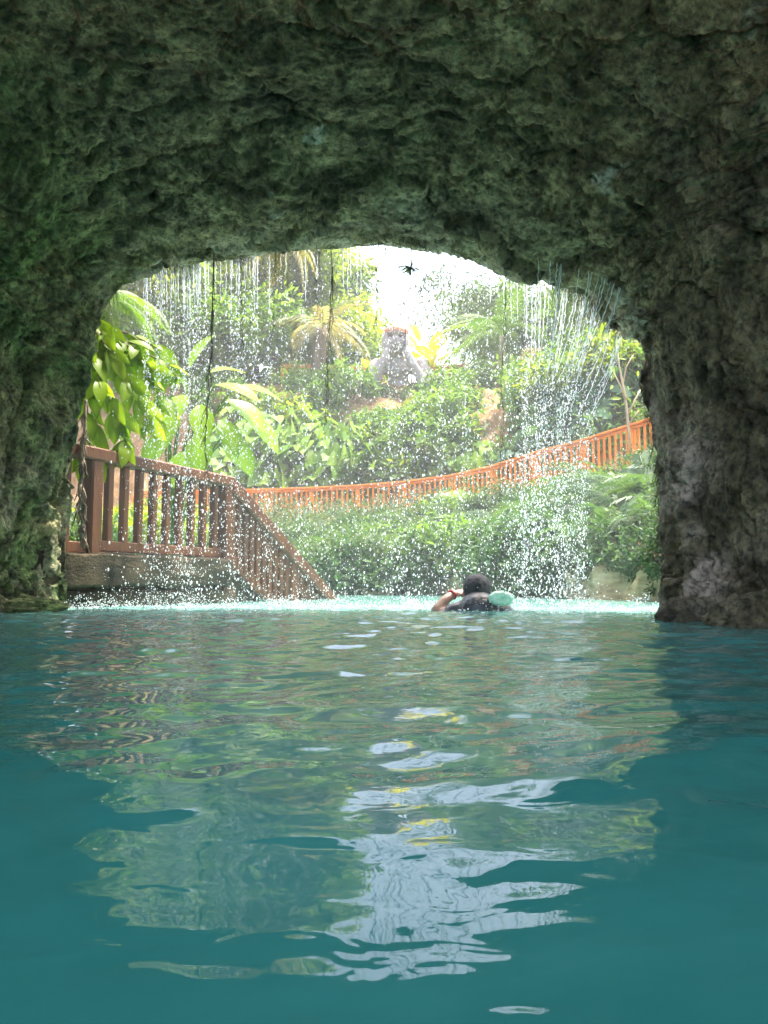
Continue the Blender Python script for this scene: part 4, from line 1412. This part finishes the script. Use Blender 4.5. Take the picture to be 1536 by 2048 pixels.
# ---- the swimmer, seen from behind, left arm raised with the hand at the face
def swimmer():
    D = 5.2
    o = np.array([xat(957, D), D, 0.0])
    root = thing('person', o, 'swimmer in a dark wet shirt under the falling water, one hand raised to face', 'person')
    nz = .085      # neck base height
    sh = [('e', (0, .10, .135), (.082, .098, .105)), ('e', (0, .165, .10), (.058, .05, .06)), ('e', (0, .205, .11), (.014, .02, .016)),
          ('e', (-.082, .10, .125), (.014, .025, .032)), ('e', (.082, .10, .125), (.014, .025, .032)),
          ('c', [(0, .03, .0), (0, .075, .08)], [.062, .055]),
          ('c', [(-.15, .0, -.02), (0, .0, .005), (.15, .0, -.02)], [.07, .085, .07]),
          ('c', [(0, .0, -.03), (0, -.04, -.2), (0, -.10, -.42), (0, -.16, -.6)], [.14, .145, .125, .14]),
          ('c', [(-.09, -.16, -.62), (-.12, -.28, -.95), (-.12, -.62, -1.2)], [.085, .062, .042]),
          ('c', [(.09, -.16, -.62), (.12, -.22, -1.0), (.13, -.5, -1.3)], [.085, .062, .042]),
          ('c', [(-.12, -.62, -1.2), (-.12, -.70, -1.32)], [.04, .028]), ('c', [(.13, -.5, -1.3), (.13, -.58, -1.42)], [.04, .028]),
          # left arm: elbow at the water, forearm up to the face
          ('c', [(-.175, .0, -.02), (-.255, .03, -.03), (-.285, .04, -.005), (-.21, .10, .075), (-.155, .14, .112)], [.058, .046, .042, .034, .026]),
          ('c', [(.175, .0, -.02), (.30, .08, -.12), (.34, .30, -.10)], [.058, .042, .028])]
    sh += hand((-.15, .145, .113), (.75, .35, .12), (.3, .3, -1), .17, .5, .15, -1)
    sh += hand((.34, .31, -.10), (-.05, 1, .05), (0, 0, -1), .17, .3, .2, 1)
    body_mesh('body', sh, M['skin'], root, .007, 2)
    # eyes and mouth (facing away from the shore)
    for sx in (-.031, .031):
        V, F = ell((sx, .188, .142), (.013, .01, .010), None, 12)
        mk('eye', V, F, M['rockpale'], root)
    V, F = ell((0, .196, .068), (.026, .012, .008), None, 12)
    mk('mouth', V, F, M['red'], root)
    # hair: cap over crown and back of the head
    V, F = ell((0, .088, .150), (.094, .106, .098), None, 44)
    keep = (V[:, 1] < .155) | (V[:, 2] > .195)
    V2 = V + (V - [0, .088, .15]) * (0.055 * fbm(V * np.array([55, 55, 9]), 3, 700) + .03 * ridged(V * np.array([90, 90, 14]), 2, 703))[:, None]
    F = [f[keep[f].all(1)] for f in F]
    ho = mk('hair', V2, F, M['hair'], root)
    so_ = ho.modifiers.new('thick', 'SOLIDIFY'); so_.thickness = .012; so_.offset = -1
    # dark shirt over shoulders and back
    body_mesh('shirt', [('c', [(-.165, .0, -.018), (0, -.002, .008), (.165, .0, -.018)], [.072, .093, .072]), ('c', [(0, -.005, -.02), (0, -.045, -.2), (0, -.10, -.44)], [.152, .158, .14]),
                        ('c', [(.17, .0, -.02), (.24, .04, -.07)], [.068, .06]), ('c', [(-.17, .0, -.02), (-.215, .02, -.035)], [.066, .058])], M['shirt'], root, .009, 2)
    # red wristband
    an = np.linspace(0, 2 * np.pi, 22)
    ax = np.array([.055, .04, .037]); ax /= np.linalg.norm(ax)
    a1 = np.cross(ax, [0, 0, 1]); a1 /= np.linalg.norm(a1); a2 = np.cross(ax, a1)
    ring = np.array([-.165, .132, .106]) + .030 * (np.cos(an)[:, None] * a1 + np.sin(an)[:, None] * a2)
    V, F = tube(ring, .008, 8, False)
    mk('wristband', V, F, M['red'], root)


swimmer()

def mint_float():
    o = np.array([xat(1001, 5.1), 5.1, .085])
    root = thing('swim_float', o, 'mint green inflatable swim float at the shoulder of the swimmer', 'float')
    # a puffed ring with welded seam
    a = np.linspace(0, 2 * np.pi, 28, endpoint=False)
    b_ = np.linspace(0, 2 * np.pi, 16, endpoint=False)
    A, B = np.meshgrid(a, b_, indexing='ij')
    r = .040 * (1 + .05 * np.cos(9 * A))
    V = np.stack([(.045 + r * np.cos(B)) * np.cos(A), r * 1.1 * np.sin(B), (.030 + r * np.cos(B)) * np.sin(A) * .75], -1).reshape(-1, 3)
    i = np.arange(28)[:, None] * 16; j = np.arange(16)[None]
    i2 = ((np.arange(28) + 1) % 28)[:, None] * 16; j2 = (j + 1) % 16
    F = np.stack([i + j, i2 + j, i2 + j2, i + j2], -1).reshape(-1, 4)
    mk('air_ring', V, F, M['mint'], root)
    V, F = tube([[.02, -.035, .045], [.022, -.05, .058], [.023, -.056, .063]], [.006, .005, .007], 8)
    mk('valve', V, F, M['mint'], root)


mint_float()

# ---- grey stone statue: bust with hands cupped round the face and an orange headband
def statue():
    D = 26.6
    s = D / FPX                                     # metres per photo pixel at the statue
    o = at(795, 790, D)
    root = thing('statue', o, 'big grey stone bust with an orange headband, its hands held to its cheeks', 'statue')
    P_ = lambda px, py, dy=0.0: np.array([(px - 795) * s, dy, (790 - py) * s])
    k = s
    hc = P_(792, 678)
    sh = [('e', hc + [0, 0, 0], (23 * k, 25 * k, 31 * k)), ('e', P_(792, 697, -8 * k), (18 * k, 18 * k, 16 * k)),
          ('e', P_(792, 682, -25 * k), (4.5 * k, 6 * k, 8 * k)), ('e', P_(792, 690, -26 * k), (6.5 * k, 4.5 * k, 4 * k)), ('e', P_(792, 666, -22 * k), (19 * k, 6 * k, 3.2 * k)),
          ('e', P_(782, 684, -21 * k), (7 * k, 5 * k, 5 * k)), ('e', P_(802, 684, -21 * k), (7 * k, 5 * k, 5 * k)),
          ('e', P_(792, 705, -22 * k), (8 * k, 5 * k, 5 * k)),
          ('e', P_(767, 680), (5 * k, 8 * k, 10 * k)), ('e', P_(817, 680), (5 * k, 8 * k, 10 * k)),
          ('c', [P_(793, 705, 4 * k), P_(795, 735, 8 * k)], [15 * k, 22 * k]),
          ('c', [P_(757, 730, 12 * k), P_(797, 722, 14 * k), P_(838, 728, 12 * k)], [17 * k, 17 * k, 18 * k]),
          ('c', [P_(797, 738, 22 * k), P_(797, 790, 20 * k), P_(797, 830, 18 * k)], [21 * k, 24 * k, 30 * k]),
          # arms: shoulder, elbow, wrist
          ('c', [P_(753, 728, 6 * k), P_(741, 756, -6 * k), P_(748, 770, -22 * k)], [16 * k, 13 * k, 11 * k]),
          ('c', [P_(748, 770, -22 * k), P_(763, 735, -27 * k), P_(772, 706, -24 * k)], [11 * k, 9 * k, 7 * k]),
          ('c', [P_(844, 726, 6 * k), P_(857, 755, -6 * k), P_(846, 768, -22 * k)], [17 * k, 13 * k, 11 * k]),
          ('c', [P_(846, 768, -22 * k), P_(826, 735, -27 * k), P_(813, 706, -24 * k)], [11 * k, 9 * k, 7 * k])]
    sh += hand(P_(773, 706, -23 * k), (-.16, .25, 1), (.8, .5, 0), 42 * k, .15, .15, 1)
    sh += hand(P_(812, 706, -23 * k), (.16, .25, 1), (-.8, .5, 0), 42 * k, .15, .15, -1)
    body_mesh('body', sh, M['statue'], root, .03, 1)
    for px in (783, 801):
        V, F = ell(P_(px, 673, -23 * k), (5 * k, 3 * k, 3 * k), None, 14)
        mk('eye', V, F, M['root'], root)
    V, F = ell(P_(792, 699, -25.5 * k), (9.5 * k, 4 * k, 5 * k), None, 14)
    mk('mouth', V, F, M['root'], root)
    # headband: flat ring round the brow, and the pink cap above it
    an = np.linspace(0, 2 * np.pi, 40, endpoint=False)
    V = []
    for rr, dz in ((24.6, -5.5), (26.2, -4.8), (26.4, 4.6), (24.2, 5.6)):
        V += [[hc[0] + rr * k * math.cos(a), hc[1] + (rr + 1.5) * k * math.sin(a), hc[2] + (16 + dz - 2.0 * math.sin(a)) * k] for a in an]
    V = np.array(V)
    F = [[r * 40 + i, r * 40 + (i + 1) % 40, (r + 1) * 40 + (i + 1) % 40, (r + 1) * 40 + i] for r in range(3) for i in range(40)]
    mk('headband', V, np.array(F), M['band'], root)
    V, F = ell(hc + np.array([0, 0, 17 * k]), (23.6 * k, 25 * k, 17 * k), None, 30)
    keep = V[:, 2] > hc[2] + 17 * k
    mk('cap', V, [f[keep[f].all(1)] for f in F], M['cap'], root)


statue()

# ================================================================== FALLING WATER
ICO = None
def ico():
    bm = bmesh.new()
    bmesh.ops.create_icosphere(bm, subdivisions=1, radius=1)
    V = np.array([v.co for v in bm.verts]); F = np.array([[v.index for v in f.verts] for f in bm.faces])
    bm.free()
    return V, F


ICO_V, ICO_F = ico()
BX = np.array([c[0] for c in B_px[2:-2]], float); BY = np.array([c[1] for c in B_px[2:-2]], float); BD = np.array([c[2] for c in B_px[2:-2]], float)
top = slice(6, 15)
def brow(px):
    """the drip line: height and distance of the brow over photo column px"""
    return np.interp(px, BX[4:15], BY[4:15]), np.interp(px, BX[4:15], BD[4:15])


AX = np.array([c[0] for c in A_px[7:18]], float); AY = np.array([c[1] for c in A_px[7:18]], float); AD = np.array([c[2] for c in A_px[7:18]], float)
def lip(px):
    """outer edge of the rock over photo column px"""
    return np.interp(px, AX, AY), np.interp(px, AX, AD)


def falling_water():
    b = MB()
    n = 22000
    dens_x = np.array([190, 280, 330, 420, 560, 700, 820, 900, 1000, 1080, 1150, 1200, 1260, 1300], float)
    dens = np.array([0, .45, .9, 1.0, 1.0, 1.0, .95, 1.0, 1.0, 1.0, .95, .85, .3, 0])
    px = RNG.uniform(190, 1300, n * 3)
    keep = RNG.uniform(0, 2.0, len(px)) < np.interp(px, dens_x, dens)
    px = px[keep][:n]
    lines = np.concatenate([RNG.uniform(290, 540, 34), RNG.uniform(540, 1050, 40), RNG.uniform(1050, 1270, 46)])
    wl = RNG.pareto(1.3, len(lines)) + .25
    wl = np.minimum(wl, 2.2) / np.minimum(wl, 2.2).sum()
    snap = RNG.uniform(size=len(px)) < .62
    px = np.where(snap, lines[RNG.choice(len(lines), len(px), p=wl)] + RNG.normal(0, 2.2, len(px)), px)
    by, bd = lip(px)
    D = bd + .04 + np.abs(RNG.normal(0, .20, len(px))) - (RNG.uniform(size=len(px)) < .15) * RNG.uniform(.2, .9, len(px))
    yt = by + 6
    fall = RNG.uniform(0, 1, len(px)) ** .85
    py = yt + (1212 - yt) * fall
    px = px + RNG.normal(0, 11, len(px)) * fall
    px = px - np.clip((px - 1000) / 260, 0, 1) * 95 * (1 - np.exp(-fall / .22))
    P0 = np.array([at(a, c, e) for a, c, e in zip(px, py, D)])
    P0[:, 2] = np.maximum(P0[:, 2], .02)
    r = np.clip(RNG.lognormal(math.log(.0022), .48, len(px)), .0012, .0068)
    M_ = np.tile(np.eye(3), (len(px), 1, 1))
    M_[:, 2, 2] = RNG.uniform(1.0, 2.4, len(px))
    V, F = inst(ICO_V, ICO_F, M_, P0, r)
    b.add(V, F)
    # trickles that break up as they fall
    for k in range(150):
        q = RNG.uniform(1060, 1250) if k % 3 == 0 else (RNG.uniform(290, 520) if k % 3 == 1 else RNG.uniform(285, 1240))
        y0, d0 = (brow if k % 9 == 0 else lip)(np.array([q])); y0, d0 = y0[0] + (12 if k % 9 == 0 else -4), d0[0] + (.04 if k % 9 == 0 else .14)
        ln = RNG.uniform(40, 130) if q < 1040 else RNG.uniform(60, 200)
        slant = -.0 if q < 1070 else -(q - 1070) / 180 * RNG.uniform(.30, .62)
        m = int(ln / 5) + 4
        t = np.linspace(0, 1, m)
        pts = np.array([at(q + slant * ln * tt * (.5 + .5 * tt) + RNG.normal(0, .7), y0 + ln * tt, d0 + .10 * tt) for tt in t])
        rad = RNG.uniform(.0012, .0031) * (1 - .55 * t) * (1 + .6 * np.sin(t * RNG.uniform(20, 60) + k)) + .0007
        V, F = tube(pts, rad, 5)
        b.add(V, F)
        mm = 26
        tt = 1 + np.cumsum(RNG.exponential(.10, mm))
        pts = np.array([at(q + slant * ln * a + RNG.normal(0, 1.5), y0 + ln * a, d0 + .1 + RNG.normal(0, .02)) for a in tt])
        pts = pts[pts[:, 2] > .05]
        if len(pts):
            M_ = np.tile(np.eye(3), (len(pts), 1, 1)); M_[:, 2, 2] = RNG.uniform(1.2, 3, len(pts))
            V, F = inst(ICO_V, ICO_F, M_, pts, RNG.uniform(.002, .0042, len(pts)))
            b.add(V, F)
    o = b.build('falling_water', M['drop'])
    tag(o, 'curtain of white drops and trickles falling from the cave brow', 'falling water', kind='stuff')


falling_water()

def splash():
    b = MB()
    n = 5000
    px = RNG.uniform(140, 1330, n)
    D = np.interp(px, [140, 700, 1330], [5.75, 5.75, 5.1]) + RNG.normal(0, .25, n)
    x = (px - 768) / FPX * D
    z = RNG.exponential(.030, n) * np.clip(1 + 2.2 * fbm(np.stack([x * 2.5, D * 2, 0 * x], 1), 3, 805), .25, 2.5) + .002
    r = np.clip(RNG.lognormal(math.log(.0022), .4, n), .001, .006)
    V, F = inst(ICO_V, ICO_F, np.tile(np.eye(3), (n, 1, 1)), np.stack([x, D, z], 1), r)
    b.add(V, F)
    # little crowns thrown up where heavier trickles land
    for k in range(46):
        q = RNG.uniform(150, 1310)
        d0 = np.interp(q, [140, 700, 1330], [5.7, 5.7, 5.05]) + RNG.normal(0, .2)
        m = RNG.integers(14, 34)
        a = RNG.uniform(0, 6.28, m); sp = RNG.uniform(.01, .09, m); hh = RNG.uniform(.0, .13, m) * RNG.uniform(.4, 1)
        P0 = np.stack([(q - 768) / FPX * d0 + np.cos(a) * sp, d0 + np.sin(a) * sp, hh + .005], 1)
        V, F = inst(ICO_V, ICO_F, np.tile(np.eye(3), (m, 1, 1)), P0, RNG.uniform(.002, .0055, m))
        b.add(V, F)
    # foam froth lying on the water
    m = 2300
    px = RNG.uniform(120, 1345, m)
    D = np.interp(px, [140, 700, 1330], [5.7, 5.65, 5.0]) + RNG.normal(0, .25, m)
    x = (px - 768) / FPX * D
    ok = fbm(np.stack([x * 3, D * 5, 0 * x], 1), 3, 800) > .12
    x, D = x[ok], D[ok]
    M_ = np.tile(np.eye(3), (len(x), 1, 1)); M_[:, 2, 2] = .35
    V, F = inst(ICO_V, ICO_F, M_, np.stack([x, D, .004 + .01 * RNG.uniform(size=len(x))], 1), RNG.uniform(.004, .012, len(x)))
    b.add(V, F)
    o = b.build('water_splash', M['drop'])
    tag(o, 'line of white splashes and froth where the falling drops hit the pool', 'splash', kind='stuff')


splash()

def mist():
    m, nt, out = new_mat('spray_mist')
    v = N(nt, 'ShaderNodeVolumePrincipled', Density=.030, Anisotropy=0.2)
    v.inputs['Color'].default_value = (0.97, 0.98, 1.0, 1)
    nt.links.new(v.outputs[0], out.inputs['Volume'])
    # a soft rounded bank of spray round the curtain
    V, F = ell((-.15, 5.35, 1.0), (2.1, .75, 1.75), None, 32)
    o = mk('mist', V, F, m)
    tag(o, 'white mist of spray hanging round the falling water', 'mist', kind='stuff')


mist()


# fine rootlets and moss threads fringing the lip of the rock and the edges of the side walls
def root_fringe():
    b = MB()
    ok = np.where((np.abs(vrow - 3.95) < .22) & (colu > 4.5) & (colu < 21.5) & (Qd[:, 2] > .45))[0]
    patch = smooth(-.12, .3, fbm(Qd[ok] * np.array([4, 4, 4]), 3, 930))
    pick = RNG.choice(ok, 1500, p=patch / patch.sum(), replace=False)
    for i in pick:
        p = Qd[i]
        wall = 1.0 if abs(p[0] + .2) > 1.25 else 0
        L = RNG.exponential(.045) + .012
        if RNG.uniform() < .05: L *= 2.6
        q = np.array([p + n_[i] * (.006 + .5 * wall * L * t * (1 - .6 * t)) + np.array([RNG.normal(0, .006) * t * 2, RNG.normal(0, .006) * t, -L * t]) for t in (0, .3, .65, 1)])
        V, F = tube(q, np.array([.0016, .0013, .001, .0005]) * RNG.uniform(.6, 1.4), 3, False)
        b.add(V, F)
    o = b.build('root_fringe', M['root'])
    tag(o, 'fringe of fine rootlets and moss threads along the lip of the cave rock', 'roots', kind='stuff')


root_fringe()

# ================================================================== LIGHT, SKY, CAMERA
cam = bpy.data.cameras.new('camera')
cam.sensor_fit = 'VERTICAL'
cam.sensor_height = 36.0
cam.lens = FPX / 2048 * 36.0
cam.clip_start, cam.clip_end = 0.02, 2000
co = bpy.data.objects.new('camera', cam)
COL.objects.link(co)
co.location = (0, 0, CAMZ)
co.rotation_euler = (R(90) + PITCH, 0, 0)
scene.camera = co

SUN_EL, SUN_ROT = R(73), R(48)
w = bpy.data.worlds.new('World')
scene.world = w
w.use_nodes = True
nt = w.node_tree
bg = nt.nodes['Background']
sky = nt.nodes.new('ShaderNodeTexSky')
sky.sky_type = 'NISHITA'
sky.sun_disc = False
sky.sun_elevation, sky.sun_rotation = SUN_EL, SUN_ROT
sky.dust_density, sky.air_density, sky.ozone_density = 6.0, 1.2, 1.0
nt.links.new(sky.outputs[0], bg.inputs['Color'])
bg.inputs['Strength'].default_value = 0.15
sd = Vector((math.sin(SUN_ROT) * math.cos(SUN_EL), math.cos(SUN_ROT) * math.cos(SUN_EL), math.sin(SUN_EL)))
sl = bpy.data.lights.new('sun', 'SUN')
sl.energy, sl.angle, sl.color = 2.6, R(0.6), (1.0, 0.95, 0.87)
so = bpy.data.objects.new('sun', sl)
COL.objects.link(so)
so.location = (0, 0, 30)
so.rotation_euler = sd.to_track_quat('Z', 'Y').to_euler()

# ------------------------------------------------------------------ damp air
def haze():
    m, nt, out = new_mat('damp_air')
    v = N(nt, 'ShaderNodeVolumePrincipled', Density=HAZE, Anisotropy=0.3)
    v.inputs['Color'].default_value = (0.95, 0.97, 1.0, 1)
    nt.links.new(v.outputs[0], out.inputs['Volume'])
    V, F = [], []
    x0, x1, y0, y1, z0, z1 = -75, 95, -8, 170, -4, 26
    V = [(x, y, z) for x in (x0, x1) for y in (y0, y1) for z in (z0, z1)]
    F = [[0, 1, 3, 2], [4, 6, 7, 5], [0, 4, 5, 1], [2, 3, 7, 6], [0, 2, 6, 4], [1, 5, 7, 3]]
    tag(mk('haze', V, np.array(F), m, None, False), kind='stuff')


HAZE = 0.0020
if HAZE: haze()

scene.view_settings.view_transform = 'Standard'
scene.view_settings.look = 'None'
scene.view_settings.exposure = 2.55
scene.view_settings.gamma = 1.0
scene.cycles.use_denoising = True
try:
    scene.cycles.denoiser = 'OPENIMAGEDENOISE'
except Exception:
    pass
scene.cycles.max_bounces = 10
scene.cycles.diffuse_bounces = 5
scene.cycles.glossy_bounces = 4
scene.cycles.transmission_bounces = 4
scene.cycles.volume_bounces = 1
scene.cycles.sample_clamp_indirect = 8
scene.cycles.caustics_reflective = False
scene.cycles.caustics_refractive = False
